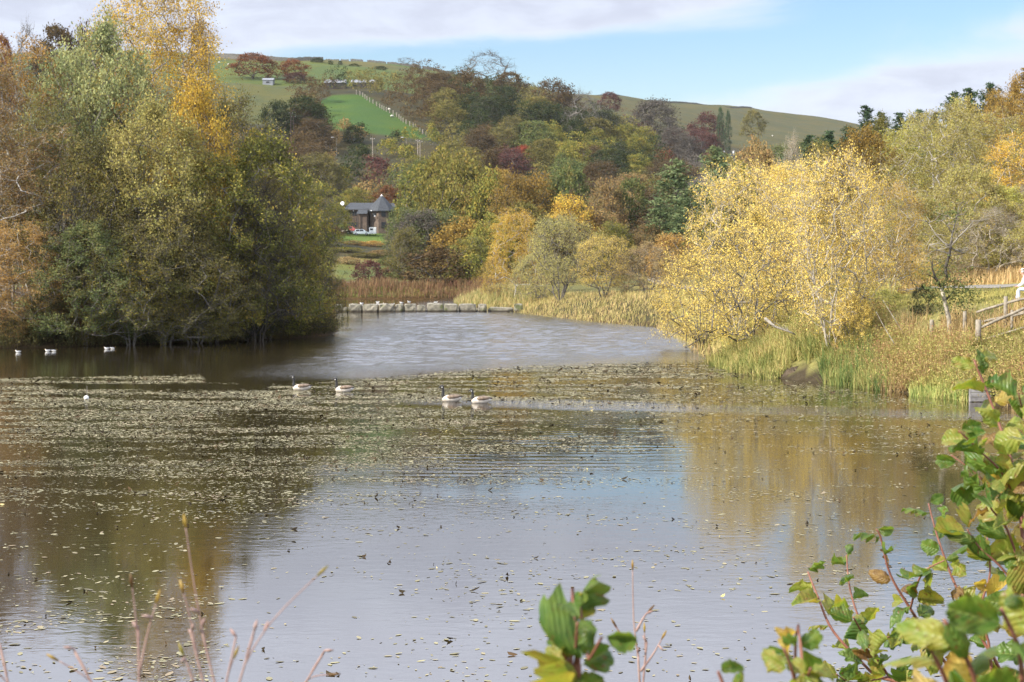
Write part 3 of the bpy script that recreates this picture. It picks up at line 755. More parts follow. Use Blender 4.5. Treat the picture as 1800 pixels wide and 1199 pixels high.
# ------------------------------------------------------------------ trees on the right bank
G_R = 'yellow willows on the right bank'
right = [
 ('round', 1545, 175, 216, 120, 'olivegold', 'olive-gold tree filling in under the pointed pines', None, BARK),
 ('round_b', 1740, 170, 172, 110, 'larch', 'rusty gold tree between the pines and the corner larch', None, BARK),
 ('round_b', 1690, 160, 186, 130, 'bronze', 'bronze rounded tree filling in under the tallest pines', None, BARK),
 ('round', 1780, 165, 152, 130, 'larch', 'rusty gold rounded tree at the right edge below the larches', None, BARK),
 ('round_b', 1610, 165, 212, 130, 'bronze', 'bronze rounded tree at the foot of the ridge pines', None, BARK),
 ('round_b', 1440, 170, 262, 120, 'olivegold', 'olive-gold tree between the valley pines and the ridge pines', None, BARK),
 ('willow', 1465, 77, 285, 235, 'yellow', 'bright yellow willow with pale forked stems above the marsh grass', G_R, BARKP),
 ('willow', 1300, 94, 305, 230, 'yellow', 'yellow willow behind and left of the pale-stemmed one', G_R, BARKP),
 ('willow_b', 1330, 86, 380, 260, 'yellow', 'low spreading yellow willow reaching over the water', G_R, BARK),
 ('willow_b', 1235, 100, 440, 190, 'yellow', 'yellow willow bush overhanging the shore, lowest on the left', G_R, BARK),
 ('willow', 1560, 90, 330, 170, 'golden', 'golden twiggy willow right of the bright yellow one', G_R, BARKP),
 ('willow_b', 1430, 90, 420, 220, 'golden', 'golden willow bush filling the gap below the yellow crowns', G_R, BARK),
 ('bush', 1500, 76.5, 525, 80, 'yellow', 'small vivid yellow bush right of the pale stems', None, BARK),
 ('bush', 1555, 80, 530, 80, 'yellowgreen', 'yellowish green bush between the yellow bush and the dead-topped tree', None, BARK),
 ('bush', 1622, 77, 503, 48, 'darkgreen', 'dark evergreen bush left of the fence', None, BARKD),
 ('willow', 1060, 150, 420, 130, 'yellow', 'rounded yellow-green willow bush in front of the wood by the reeds', 'willows by the reeds', BARK),
 ('willow', 985, 158, 385, 150, 'lemon', 'tall yellow-green willow beside the golden birch', 'willows by the reeds', BARK),
 ('birch', 905, 172, 372, 95, 'golden', 'golden-orange birch with a white stem beside the weir', None, BARKW),
 ('willow_b', 950, 165, 440, 110, 'lemon', 'low yellow-green willow at the foot of the golden birch', 'willows by the reeds', BARK),
 ('willow_b', 1140, 150, 430, 130, 'tawny', 'tawny thicket between the round willow and the yellow trees', None, BARK),
 ('willow_b', 870, 176, 455, 60, 'golden', 'little golden bush left of the golden birch', None, BARK),
 ('airy', 1180, 170, 415, 90, 'orange', 'orange-brown tree behind the tawny thicket', None, BARK),
 ('birch', 1385, 140, 290, 140, 'yellow', 'yellow birch behind the willow crowns', None, None),
 ('round_b', 1515, 128, 238, 180, 'larch', 'tan-gold birch above the bright yellow willow', 'birches on the right slope', None),
 ('birch', 1590, 135, 232, 150, 'yellowgreen', 'olive-tinted birch right of the tan-gold one', 'birches on the right slope', None),
 ('birch_b', 1655, 122, 195, 160, 'bronze', 'tall pale birch with a white trunk standing in front of the pines', 'birches on the right slope', None),
 ('birch', 1735, 125, 205, 170, 'bronze', 'greenish bronze birch below the pines at the right', 'birches on the right slope', None),
 ('birch_b', 1800, 118, 235, 150, 'golden', 'golden birch cut by the right edge of the picture', 'birches on the right slope', None),
 ('round_b', 1700, 112, 300, 170, 'bronze', 'thin bronze tree behind the dead-topped tree', None, BARKP),
 ('round_b', 1765, 112, 335, 150, 'yellowgreen', 'yellow-green twiggy tree at the edge of the tall grass', None, BARKP),
 ('bare', 1740, 110, 370, 140, 'tawny', 'leafless pale-stemmed thicket tree behind the tall grass', None, BARKP),
 ('bare', 1820, 112, 330, 150, 'tawny', 'leafless pale tree at the right picture edge', None, BARKP),
 ('round_b', 1600, 105, 350, 170, 'bronze', 'bronze twiggy tree between the willows and the dead-topped tree', None, BARKP),
 ('round_b', 1870, 105, 290, 160, 'bronze', 'tawny tree just outside the right picture edge', None, BARKP),
 ('willow_b', 1560, 96, 440, 170, 'golden', 'golden bush under the tawny willow', None, BARK),
 ('willow_b', 1660, 110, 440, 130, 'tawny', 'tawny bush behind the path', None, BARKP),
 ('bare', 1390, 150, 250, 60, 'tawny', 'spindly bare tree standing up behind the yellow crowns', None, BARKP),
]
for a in right: plant(*a[:7], group=a[7], bark=a[8])

G_P = 'pines along the right slope'
pines = [(1455, 300, 232, 62), (1490, 300, 225, 60), (1520, 320, 188, 62), (1545, 335, 200, 50), (1578, 310, 200, 62), (1612, 300, 196, 66), (1640, 290, 200, 50),
         (1672, 265, 165, 64), (1700, 255, 158, 70), (1735, 250, 150, 72), (1420, 300, 240, 62), (1395, 290, 262, 70), (1560, 250, 230, 60), (1640, 240, 215, 70),
         (1600, 260, 232, 80), (1700, 240, 195, 80), (1530, 290, 228, 80), (1770, 235, 175, 70)]
for i, (px, Y, top, w_) in enumerate(pines):
    rel = ['behind the yellow willow', 'beside a twin of the same height', 'with a pointed top against the sky', 'small, between two taller ones', 'left of the tall pale birch', 'bushy, just left of the tall pale birch',
           'small, behind the tall pale birch', 'rising above the tall pale birch', 'right of the tall pale birch', 'tallest, next to the rusty larch', 'at the left end of the ridge of pines', 'lowest, left of all the ridge pines',
           'half hidden behind tan birches', 'half hidden by the pale birch',
           'lower, filling the dip left of the tall pale birch', 'lower, under the tallest pair', 'low, under the twin pointed tops', 'next to the corner larch'][i]
    plant('pine' if i % 2 else 'pine_b', px, Y, top, w_ * 1.35, 'pine', 'dark green pine %s' % rel, G_P)
for px, Y, top, w_, lab in [(1185, 235, 285, 120, 'broad light green pine in the valley left of the yellow willows'), (1255, 225, 262, 100, 'light green pine beside the broad one in the valley'),
                            (1215, 210, 330, 90, 'shorter light green pine in front of the other two in the valley'), (1160, 215, 350, 70, 'small light green pine left of the valley group')]:
    plant('pine', px, Y, top, w_ * 1.1, 'pinelight', lab, 'light green pines in the valley')
for px, Y, top, w_, pal, lab in [(1800, 215, 118, 120, 'larch', 'rusty gold larch at the top right corner of the wood'), (1755, 225, 185, 90, 'larch', 'rusty larch left of the corner one'),
                                 (1850, 205, 95, 130, 'larch', 'tall larch beyond the right picture edge'), (1790, 180, 240, 110, 'larch', 'rusty larch below the corner one')]:
    plant('larch', px, Y, top, w_ * 1.5, pal, lab, 'larches at the right')

# ------------------------------------------------------------------ valley foot: trees round the house and behind the reeds
G_V = 'trees round the slate-roofed house'
valley = [
 ('shrub', 612, 300, 452, 46, 'tawny', 'tawny scrub bush on the slope between bank tip and purple-brown bush'),
 ('shrub', 640, 330, 446, 60, 'olivebrown', 'brownish bush above the dark purple-brown one'),
 ('shrub', 672, 340, 440, 56, 'orangebrown', 'orange-brown bush below the white trailer'),
 ('shrub', 690, 245, 470, 50, 'olivebrown', 'low brownish bush right of the dark purple-brown one'),
 ('airy', 742, 262, 375, 100, 'greytwig', 'grey-green alder with dark stems right of the house'),
 ('airy', 712, 240, 405, 62, 'olivebrown', 'brownish bare-stemmed alder between house and round willow bush'),
 ('airy', 790, 270, 400, 120, 'olivebrown', 'brown-green twiggy tree above the round willow bush'),
 ('shrub', 768, 215, 440, 135, 'brown', 'big rounded grey-brown willow bush behind the reeds'),
 ('shrub', 830, 215, 450, 90, 'olive', 'olive shrub right of the rounded grey-brown bush'),
 ('shrub', 650, 222, 460, 62, 'maroon', 'dark purple-brown bush on the grass below the house'),
 ('shrub', 655, 385, 424, 50, 'orange', 'orange bush on the bank under the parked cars'),
 ('shrub', 622, 385, 428, 45, 'orangebrown', 'brown-orange bush left of the orange one under the cars'),
 ('shrub', 610, 350, 440, 60, 'olive', 'olive bush on the slope below the car park'),
 ('shrub', 690, 300, 450, 60, 'midgreen', 'green bush beside the dark purple-brown bush'),
 ('oak', 716, 400, 355, 60, 'midgreen', 'green tree covering the right side of the house'),
 ('airy', 720, 330, 370, 80, 'midgreen', 'grey-green tree just right of the house front'),
 ('oak_b', 590, 425, 360, 60, 'olive', 'olive tree left of the house wall'),
 ('oak_b', 575, 370, 395, 70, 'brown', 'brown tree in front of the left house corner'),
 ('oak_b', 820, 290, 276, 120, 'olivegold', 'tall yellow-green poplar-like tree, largest in the valley middle'),
 ('oak_b', 775, 310, 268, 90, 'olivegold', 'slimmer yellow-green tree left of the largest one'),
 ('oak_b', 862, 280, 306, 85, 'olive', 'olive-yellow tree on the right flank of the largest one'),
 ('tall', 740, 350, 290, 80, 'olive', 'olive tree above and right of the tower roof'),
 ('airy', 900, 270, 310, 80, 'larch', 'brownish gold tree right of the yellow-green group'),
 ('airy', 945, 275, 312, 80, 'larch', 'brownish gold twin tree further right'),
 ('airy', 1000, 250, 350, 90, 'golden', 'gold-topped tree behind the tall yellow-green willow'),
 ('oak', 870, 230, 380, 90, 'olive', 'dark olive tree behind the golden birch'),
 ('oak', 920, 235, 360, 90, 'olivebrown', 'brownish tree behind the right of the golden birch'),
 ('oak', 1110, 265, 318, 80, 'midgreen', 'round green tree among brown ones in the valley'),
 ('airy', 1065, 260, 325, 80, 'orangebrown', 'orange-brown tree left of the round green tree'),
 ('oak', 1000, 280, 295, 100, 'midgreen', 'grey-green broad tree above the gold-topped one'),
 ('airy', 1140, 215, 400, 70, 'orangebrown', 'brown-orange tree at the end of the path'),
 ('airy', 830, 225, 420, 80, 'olive', 'olive tree left of the golden birch'),
 ('airy', 1080, 215, 395, 80, 'olive', 'olive tree above the round yellow-green bush'),
 ('oak_b', 1330, 280, 250, 90, 'orangebrown', 'orange-brown tree above the yellow willows left of the pines'),
 ('oak', 1300, 250, 290, 80, 'olive', 'olive tree above the left yellow willow'),
 ('oak', 1250, 210, 370, 90, 'olive', 'olive tree behind the left yellow willow'),
 ('airy', 1400, 200, 300, 90, 'bronze', 'bronze tree behind the middle yellow willow'),
]
for a in valley: plant(*a, group=G_V if abs(a[1] - 650) < 120 else 'autumn trees on the valley floor')

# ------------------------------------------------------------------ hillside woods
def ground_Y(px, py, lo=420, hi=1150):
    Ys = np.arange(lo, hi, 4.0); X = (px - 900) / FOC * Ys
    g = HOR - (terrain(X, Ys) - CAMH) / Ys * FOC
    return float(Ys[int(np.argmin(np.abs(g - py)))])
def ground_A(px, py): return Ginv(ground_Y(px, py))
named = [
 ('oak', 107, 520, 50, 105, 'brown', 'dark brown beech on the skyline left of the golden birch'),
 ('oak_b', 155, 520, 50, 70, 'brown', 'second dark brown skyline beech, nearest the golden birch'),
 ('skeleton', 52, 520, 48, 45, 'greytwig', 'bare grey tree on the skyline at the far left'),
 ('oak', 12, 520, 66, 40, 'russet', 'small russet treetop on the skyline at the left edge'),
 ('oak', 352, 620, 48, 46, 'brown', 'dark skyline tree touching the right of the golden birch'),
 ('oak', 447, 900, 95, 78, 'russet', 'broad russet beech in the upper pasture'),
 ('oak_b', 517, 900, 105, 56, 'russet', 'smaller russet beech right of the broad one in the pasture'),
 ('airy', 522, 880, 128, 40, 'maroon', 'grey-purple tree in front of the smaller russet beech'),
 ('oak', 535, 650, 172, 92, 'darkgreen', 'big dark green tree left of the bright green field'),
 ('oak_b', 488, 650, 178, 62, 'darkgreen', 'dark green tree merging with the big one left of the field'),
 ('shrub', 622, 650, 222, 40, 'darkgreen', 'dark green bush standing in the foot of the green field'),
 ('skeleton', 857, 1010, 94, 92, 'greytwig', 'large bare tree standing on the skyline over the wood'),
 ('skeleton', 715, 1130, 102, 36, 'greytwig', 'small bare tree on the skyline over the pasture'),
 ('oak', 757, 880, 130, 52, 'brown', 'brown oak at the right edge of the green field hill'),
 ('oak_b', 820, 880, 126, 80, 'brown', 'brown-green oak under the large bare skyline tree'),
 ('oak', 897, 880, 128, 60, 'brown', 'brown oak right of the large bare skyline tree'),
 ('oak_b', 975, 880, 142, 86, 'brown', 'last brown oak of the skyline row above the wood'),
 ('skeleton', 1025, 760, 165, 72, 'greytwig', 'grey leafless tree with a tall pale trunk on the hillside'),
 ('oak', 1070, 800, 163, 40, 'maroon', 'dark red tree top at the skyline of the wood'),
 ('airy', 1150, 740, 178, 90, 'greytwig', 'grey twiggy tree below the moor'),
 ('oak_b', 1240, 700, 200, 70, 'maroon', 'dark maroon-brown tree left of the white hill house'),
 ('oak', 1322, 800, 195, 42, 'olivebrown', 'lone brownish tree right of the white hill house'),
 ('shrub', 920, 560, 258, 50, 'red', 'red bush glowing in the middle of the wood'),
 ('shrub', 1113, 600, 258, 24, 'red', 'small red bush left of the pair of red bushes'),
 ('shrub', 1172, 560, 266, 40, 'red', 'red bush at the right of the wood above the pines'),
 ('tall', 1265, 850, 190, 14, 'pine', 'thin dark conifer beside the white hill house'),
 ('tall', 1278, 860, 196, 12, 'pine', 'narrower dark conifer right by the white hill house'),
]
for a in named:
    a = list(a)
    if a[1] > 740 and a[2] < 1000 and a[0] not in ('skeleton',) and a[4] > 20: a[2] = ground_A(a[1], a[3] + a[4] * (.95 if a[0] != 'shrub' else .62))
    plant(*a)
HC = [(540, 260, 'brown'), (585, 262, 'orangebrown'), (575, 300, 'olivebrown'), (625, 290, 'darkgreen'), (640, 310, 'darkgreen'), (600, 330, 'olive'), (665, 310, 'maroon'), (680, 340, 'russet'), (650, 335, 'orangebrown'),
      (700, 300, 'olive'), (715, 330, 'midgreen'), (760, 255, 'olive'), (790, 240, 'olivebrown'), (800, 280, 'olivegold'), (690, 190, 'darkgreen'), (720, 180, 'brown'), (640, 160, 'olivebrown'), (590, 160, 'darkgreen'), (560, 155, 'brown'),
      (830, 215, 'darkgreen'), (850, 240, 'brown'), (870, 205, 'darkgreen'), (900, 220, 'olivebrown'), (930, 215, 'darkgreen'), (960, 225, 'olive'), (985, 215, 'darkgreen'), (940, 185, 'olivebrown'), (1000, 190, 'brown'),
      (850, 280, 'brown'), (890, 290, 'maroon'), (920, 300, 'darkgreen'), (960, 280, 'olivebrown'), (1000, 260, 'olive'), (1040, 270, 'darkgreen'), (1060, 260, 'olive'), (940, 250, 'midgreen'), (1000, 310, 'midgreen'),
      (1080, 290, 'darkgreen'), (1100, 270, 'olive'), (1140, 285, 'darkgreen'), (1160, 300, 'brown'), (1060, 200, 'darkgreen'), (1070, 230, 'olivebrown'), (1110, 240, 'olive'), (1130, 215, 'maroon'), (1170, 220, 'darkgreen'),
      (1180, 200, 'darkgreen'), (1210, 240, 'maroon'), (1230, 225, 'brown'), (1200, 270, 'greytwig'), (1250, 240, 'maroon'), (1280, 260, 'olivebrown'), (1340, 270, 'orangebrown'), (1300, 240, 'olivebrown'), (1050, 330, 'brown'),
      (1090, 350, 'orangebrown'), (1140, 330, 'olivebrown'), (1120, 380, 'brown'), (1040, 290, 'brown'), (880, 330, 'larch'), (1380, 260, 'midgreen')]
hx = np.array([(a, b) for a, b, _ in HC], float)
cname = {'olivegold': 'olive-gold', 'brown': 'brown', 'orangebrown': 'orange-brown', 'olivebrown': 'brownish olive', 'darkgreen': 'dark green', 'olive': 'olive', 'maroon': 'purple-brown', 'russet': 'russet', 'midgreen': 'green',
         'yellowgreen': 'yellow-green', 'greytwig': 'grey leafless', 'larch': 'dull gold'}
def clear(px, py, X, Y):
    if inpoly(np.array([X]), np.array([Y]), field_w)[0]: return False
    if px < 770 and Y < 470: return False
    if 590 < px < 640 and 225 < Y < 300: return False
    if px < 480 and Y > 640: return False
    if px < 640 and Y < 470 and px > 595: return False
    if px < 700 and Y > 840 and not (560 < px < 700 and Y < 880): return False
    if px < 640 and Y > 800 and px > 300 and Y < 845: return True
    if px < 480 and Y > 800: return False
    return True
cand = []
Yr = 236.0
while Yr < 1060:
    step = 7.6 / Yr * FOC * 1.0
    px = 520 + rng.uniform(0, step)
    hi = 1470 if Yr > 330 else 1300
    while px < hi:
        Y = Yr * rng.uniform(0.975, 1.03); p_ = px + rng.normal(0, step * 0.18)
        X = (p_ - 900) / FOC * Y
        lim = 985 if 735 < p_ < 1040 else 960 if p_ < 1120 else 900 if p_ < 1250 else 720
    
        if 575 < p_ < 750 and 640 < Y < 705: px += step * .3; 
        if Y < lim and clear(p_, 0, X, Y): cand.append((X * G(Y) / Y, G(Y), p_, Y))
        px += step * rng.uniform(0.85, 1.35)
    Yr *= 1.05 if Yr < 600 else 1.035

hill_rows = []
for X, Yn, p_, Y in cand:
    z = gz(X, Yn); hgt = max(1.0, Yn / Y * .9) * rng.uniform(8, 13) * (0.85 if Y < 350 else 1.0) * (1.15 if 740 < Y < 900 and p_ > 740 else 1.0)
    if 560 < p_ < 790 and 560 < Y < 700: hgt *= 0.55
    if 590 < p_ < 720 and 470 < Y < 560: hgt = rng.uniform(7, 9)
    Y = Yn; pyt = HOR - (z + hgt * 0.6 - CAMH) / Y * FOC
    d = ((hx - (p_, pyt)) ** 2).sum(1) + rng.uniform(0, 700, len(HC)); pal = HC[int(np.argmin(d))][2]
    size = hgt / Y
    hill_rows.append((size, X, Y, p_, pyt, z, hgt, pal))
hill_rows.sort(key=lambda r: -r[0])
def zone(px, Y):
    if px < 600: return 'left of the green field' if Y > 560 else 'left of the slate-roofed house'
    if px < 760: return 'above the pasture pylons' if Y > 900 else 'beside the green field' if Y > 600 else 'behind the slate-roofed house'
    if px < 900: return 'under the large bare skyline tree' if Y > 620 else 'above the yellow-green valley trees'
    if px < 1050: return 'in the upper middle of the wood' if Y > 560 else 'in the lower middle of the wood'
    if px < 1200: return 'below the moor' if Y > 520 else 'above the light green pines'
    return 'near the white hill house' if Y > 480 else 'above the yellow willows'
KN = {'oak': 'round-headed', 'oak_b': 'uneven', 'airy': 'twiggy', 'skeleton': 'open', 'tall': 'slim', 'shrub': 'low'}
N_IND = 260
rest = []; hill_obj = {}
for i, (sz, X, Y, p_, pyt, z, hgt, pal) in enumerate(hill_rows):
    r_ = rng.random()
    proto = 'skeleton' if pal == 'greytwig' and r_ < 0.25 else 'airy' if pal in ('greytwig', 'maroon', 'brown', 'orangebrown') and r_ < 0.7 else ('oak' if r_ < 0.4 else 'oak_b' if r_ < 0.75 else 'airy' if r_ < 0.92 else 'tall')
    wd = hgt * rng.uniform(0.95, 1.4) if proto != 'tall' else hgt * 0.6
    if i >= N_IND: rest.append((X, Y, z, hgt, wd, pal, proto)); continue
    wood, lv, H, Wd = PR[proto]
    e = empty('hillside_tree', (X, Y, z - 0.3), rng.uniform(0, 6.28)); e.scale = (wd / Wd, wd / Wd, hgt / H)
    lab = '%s %s tree in the hillside wood %s' % (cname[pal], KN[proto], zone(p_, Y))
    gph = '%s %s trees %s' % (cname[pal], KN[proto], zone(p_, Y)); tag(e, lab, 'tree', gph); hill_obj.setdefault(lab, []).append((p_, e, gph))
    link('trunk', wood, BARK if proto in ('skeleton', 'airy') else BARKD, e)
    if lv is not None: link('crown', lv, LF(pal), e)
ORD = ['leftmost', 'second', 'third', 'fourth', 'fifth', 'sixth', 'seventh', 'eighth', 'ninth', 'tenth', 'eleventh', 'twelfth', 'thirteenth', 'fourteenth', 'fifteenth', 'sixteenth', 'seventeenth', 'eighteenth', 'nineteenth', 'twentieth']
for lab, it_ in hill_obj.items():
    if len(it_) < 2: continue
    it_.sort(key=lambda r: r[0])
    for k, (p_, e, gph) in enumerate(it_):
        gs = gph.replace('in the upper middle of the wood', 'high in the wood').replace('in the lower middle of the wood', 'low in the wood').replace('above the yellow-green valley trees', 'above the yellow-green trees')
        e['label'] = ('%s of the %s' % (ORD[0], gs)) if k == 0 else ('rightmost of the %s' % gs) if k == len(it_) - 1 else '%s from left of the %s' % (ORD[k], gs) if k < len(it_) / 2 else '%s from right of the %s' % (ORD[len(it_) - 1 - k], gs)

# the far rest of the wood: one mass, five leaf colours as material slots
def mass(name, rows, kind_label, per=150, leaf=0.62):
    V = []; sl = []; pals = sorted(set(r[5] for r in rows))
    for (X, Y, z, hgt, wd, pal, proto) in rows:
        n_cl = 26; th = rng.uniform(0, 6.28, n_cl); zz = rng.uniform(0.25, 1, n_cl); rr = np.sqrt(np.maximum(0.02, 1 - (zz - 0.4) ** 2 / 0.4)) * rng.uniform(0.4, 1, n_cl) * wd / 2
        c = np.stack([X + np.cos(th) * rr, Y + np.sin(th) * rr, z + zz * hgt * 0.95], 1)
        pts = (c[:, None] + rng.normal(0, 1, (n_cl, per // 26, 3)) * (0.75, 0.75, 0.5)).reshape(-1, 3)
        v, f = leaf_quads(pts, leaf, leaf * 0.7); V.append(v); sl.append(np.full(len(f), pals.index(pal)))
    V = np.concatenate(V); me = npmesh(name, V, np.arange(len(V)).reshape(-1, 4))
    for p_ in pals: me.materials.append(LF(p_))
    me.polygons.foreach_set('material_index', np.concatenate(sl).astype(np.int32))
    o = bpy.data.objects.new(name, me); COL.objects.link(o)
    return tag(o, kind_label, 'woodland', kind='stuff')
if rest: mass('distant_wood', rest, 'far wooded slope of brown and olive crowns under the moor', per=440, leaf=.7)
# brush between the trees of the hill
rows = []
for i in range(900):
    Y = 240 * math.exp(rng.uniform(0, 1.42)); p_ = rng.uniform(540, 1460); X = (p_ - 900) / FOC * Y
    if not clear(p_, 0, X, Y) or (Y > 700 and p_ > 1080) or (590 < p_ < 705 and Y < 470): continue
    X, Y = RM(X, Y)
    rows.append((X, Y, gz(X, Y), rng.uniform(2.5, 6), rng.uniform(5, 10), ['olivebrown', 'brown', 'olive', 'greytwig', 'tawny'][int(rng.integers(0, 5))] if Y < 400 else ['olivebrown', 'brown', 'olive', 'greytwig'][int(rng.integers(0, 4))], 0))
mass('undergrowth', rows, 'brushwood and scrub filling the ground between the hillside trees', per=78, leaf=0.5)

# ------------------------------------------------------------------ buildings
STONE = speckle('house_stone', (0.085, 0.06, 0.045), (0.15, 0.11, 0.08), 1.6, 0.9)
SLATE = speckle('slate', (0.030, 0.034, 0.040), (0.058, 0.064, 0.072), 2.0, 0.85)
DARKW = speckle('dark_timber', (0.03, 0.024, 0.02), (0.065, 0.05, 0.04), 4.0, 0.7)
GLASS = mat('window_glass', lambda t: principled(t, (0.035, 0.038, 0.042), 0.15, IOR=1.5))
WHITEP = speckle('white_paint', (0.70, 0.70, 0.69), (0.82, 0.82, 0.81), 3.0, 0.45, 0.05)
LEAD = speckle('lead_cap', (0.55, 0.50, 0.47), (0.7, 0.64, 0.6), 3.0, 0.5)
HY = G(440.0)
hs = HY / FOC
def HX(px): return (px - 900) * hs
def HZ(py): return CAMH + (HOR - py) * hs
HZ0 = gz(HX(650), HY) - 0.2
house = tag(empty('stone_house', (HX(645), HY, HZ0)), 'brown stone house with slate roofs and a pointed octagonal tower in the wood', 'house')
hl = lambda px, py, dy=0.0: (HX(px) - HX(645), dy, HZ(py) - HZ0)
def slab_wall(x0, x1, z0, z1, y, t, name, m, parent):
    mb = MB(); mb.box(((x0 + x1) / 2, y + t / 2, (z0 + z1) / 2), (x1 - x0, t, z1 - z0)); return mb.build(name, m, parent)
xa, xb = hl(606, 0)[0], hl(648, 0)[0]
ze = hl(0, 369)[2]
slab_wall(xa, xb, -0.5, ze, 0.0, 7.5, 'wall', STONE, house)
mb = MB(); zr = hl(0, 356)[2]; x0, x1 = xa - 0.4, xb + 4.0
mb.poly([(x0, -0.5, ze - 0.1), (x1, -0.5, ze - 0.1), (x1, 8.0, ze - 0.1), (x0, 8.0, ze - 0.1), (x0 + 1.6, 3.75, zr), (x1, 3.75, zr), (x0, -0.5, ze + 0.06), (x1, -0.5, ze + 0.06), (x1, 8, ze + 0.06), (x0, 8, ze + 0.06)],
        [(0, 1, 2, 3), (6, 7, 5, 4), (8, 9, 4, 5), (9, 6, 4), (0, 1, 7, 6), (2, 3, 9, 8), (3, 0, 6, 9), (1, 2, 8, 5, 7)])
roof = mb.build('roof', SLATE, house)
mb = MB(); mb.box(((x0 + x1) / 2, -0.56, ze - 0.08), (x1 - x0, 0.1, 0.14)); mb.build('gutter', DARKW, roof)
# window bands of the main block
for (pxa, pxb, pya, pyb, nw) in [(610, 628, 372, 379.5, 4), (611, 629, 391, 399, 3)]:
    xs_ = np.linspace(hl(pxa, 0)[0], hl(pxb, 0)[0], nw + 1)
    for i in range(nw):
        fr = MB(); z0_, z1_ = hl(0, pyb)[2], hl(0, pya)[2]; xl, xr = xs_[i] + 0.06, xs_[i + 1] - 0.06
        for c, d in [(((xl + xr) / 2, -0.03, z0_), (xr - xl, 0.1, 0.09)), (((xl + xr) / 2, -0.03, z1_), (xr - xl, 0.1, 0.09)), ((xl, -0.03, (z0_ + z1_) / 2), (0.09, 0.094, z1_ - z0_ - .1)), ((xr, -0.03, (z0_ + z1_) / 2), (0.09, 0.094, z1_ - z0_ - .1))]: fr.box(c, d)
        fo = fr.build('window', DARKW, house)
        g = MB(); g.box(((xl + xr) / 2, -0.015, (z0_ + z1_) / 2), (xr - xl - 0.1, 0.03, z1_ - z0_ - 0.1)); g.build('pane', GLASS, fo)
for k in range(9):     # timber boarding between the storeys
    x_ = xa + 0.35 + k * (xb - xa - 0.7) / 8; mb = MB(); mb.box((x_, -0.02, hl(0, 386)[2]), (0.10, 0.06, 1.1)); mb.build('timber_post', DARKW, house)
# lean-to in front
lx0, lx1 = hl(629, 0)[0], hl(646, 0)[0]; lz = hl(0, 377)[2]
slab_wall(lx0 + 0.5, lx1, -0.5, lz, -1.6, 1.6, 'porch_wall', STONE, house)
mb = MB(); mb.poly([(lx0 - 0.1, -2.1, lz), (lx1 + 0.2, -2.1, lz), (lx1 + 0.2, 0.3, hl(0, 366)[2]), (lx0 + 0.5, 0.3, hl(0, 366)[2]), (lx0 - 0.1, -2.1, lz + 0.12), (lx1 + 0.2, -2.1, lz + 0.12), (lx1 + 0.2, 0.3, hl(0, 366)[2] + .12), (lx0 + 0.5, 0.3, hl(0, 366)[2] + .12)],
                   [(0, 1, 2, 3), (4, 5, 6, 7), (0, 1, 5, 4), (1, 2, 6, 5), (2, 3, 7, 6), (3, 0, 4, 7)]); mb.build('porch_roof', SLATE, house)
mb = MB(); mb.tube([(lx0 + 0.3, -2.0, -0.4), (lx0 + 0.3, -2.0, lz)], 0.14, 6); mb.build('porch_post', DARKW, house)
# tower
tx, tr = hl(670.5, 0)[0], 3.55; tz = hl(0, 371)[2]; ta = hl(0, 342)[2]; tcy = 2.0
mb = MB(); V = []; n8 = 8
for z_ in (-0.5, tz):
    for k in range(8): V.append((tx + tr * math.cos(math.pi / 8 + k * math.pi / 4 + 0.22), tcy + tr * math.sin(math.pi / 8 + k * math.pi / 4 + 0.22), z_))
mb.poly(V, [(k, (k + 1) % 8, 8 + (k + 1) % 8, 8 + k) for k in range(8)]); mb.build('tower_wall', STONE, house)
mb = MB(); V = []
ro = tr + 0.75
for z_, r_ in ((tz - 0.15, ro), (tz + 0.05, ro)):
    for k in range(8): V.append((tx + r_ * math.cos(math.pi / 8 + k * math.pi / 4 + 0.22), tcy + r_ * math.sin(math.pi / 8 + k * math.pi / 4 + 0.22), z_))
V.append((tx, tcy, ta)); V.append((tx, tcy, tz - 0.1))
mb.poly(V, [(k, (k + 1) % 8, 8 + (k + 1) % 8, 8 + k) for k in range(8)] + [(8 + k, 8 + (k + 1) % 8, 16) for k in range(8)] + [(k, (k + 1) % 8, 17) for k in range(8)]); tro = mb.build('tower_roof', SLATE, house)
mb = MB(); mb.tube([(tx, tcy, ta - 0.45), (tx, tcy, ta + 0.12)], [0.42, 0.04], 8); mb.build('roof_cap', LEAD, tro)
for k_, zc, hh in [(5, hl(0, 376)[2], 1.7), (5, hl(0, 396)[2], 1.7), (6, hl(0, 376)[2], 1.5), (4, hl(0, 378)[2], 1.0)]:
    a_ = k_ * math.pi / 4 + math.pi / 4 + 0.22; rr = tr * math.cos(math.pi / 8) + 0.03
    cx, cy = tx + rr * math.cos(a_), tcy + rr * math.sin(a_)
    f_ = MB(); f_.box((cx, cy, zc), (0.10, 1.25, hh), a_); wo_ = f_.build('window', DARKW, house)
    f_ = MB(); f_.box((cx + 0.05 * math.cos(a_), cy + 0.05 * math.sin(a_), zc), (0.04, 1.05, hh - 0.2), a_); f_.build('pane', GLASS, wo_)
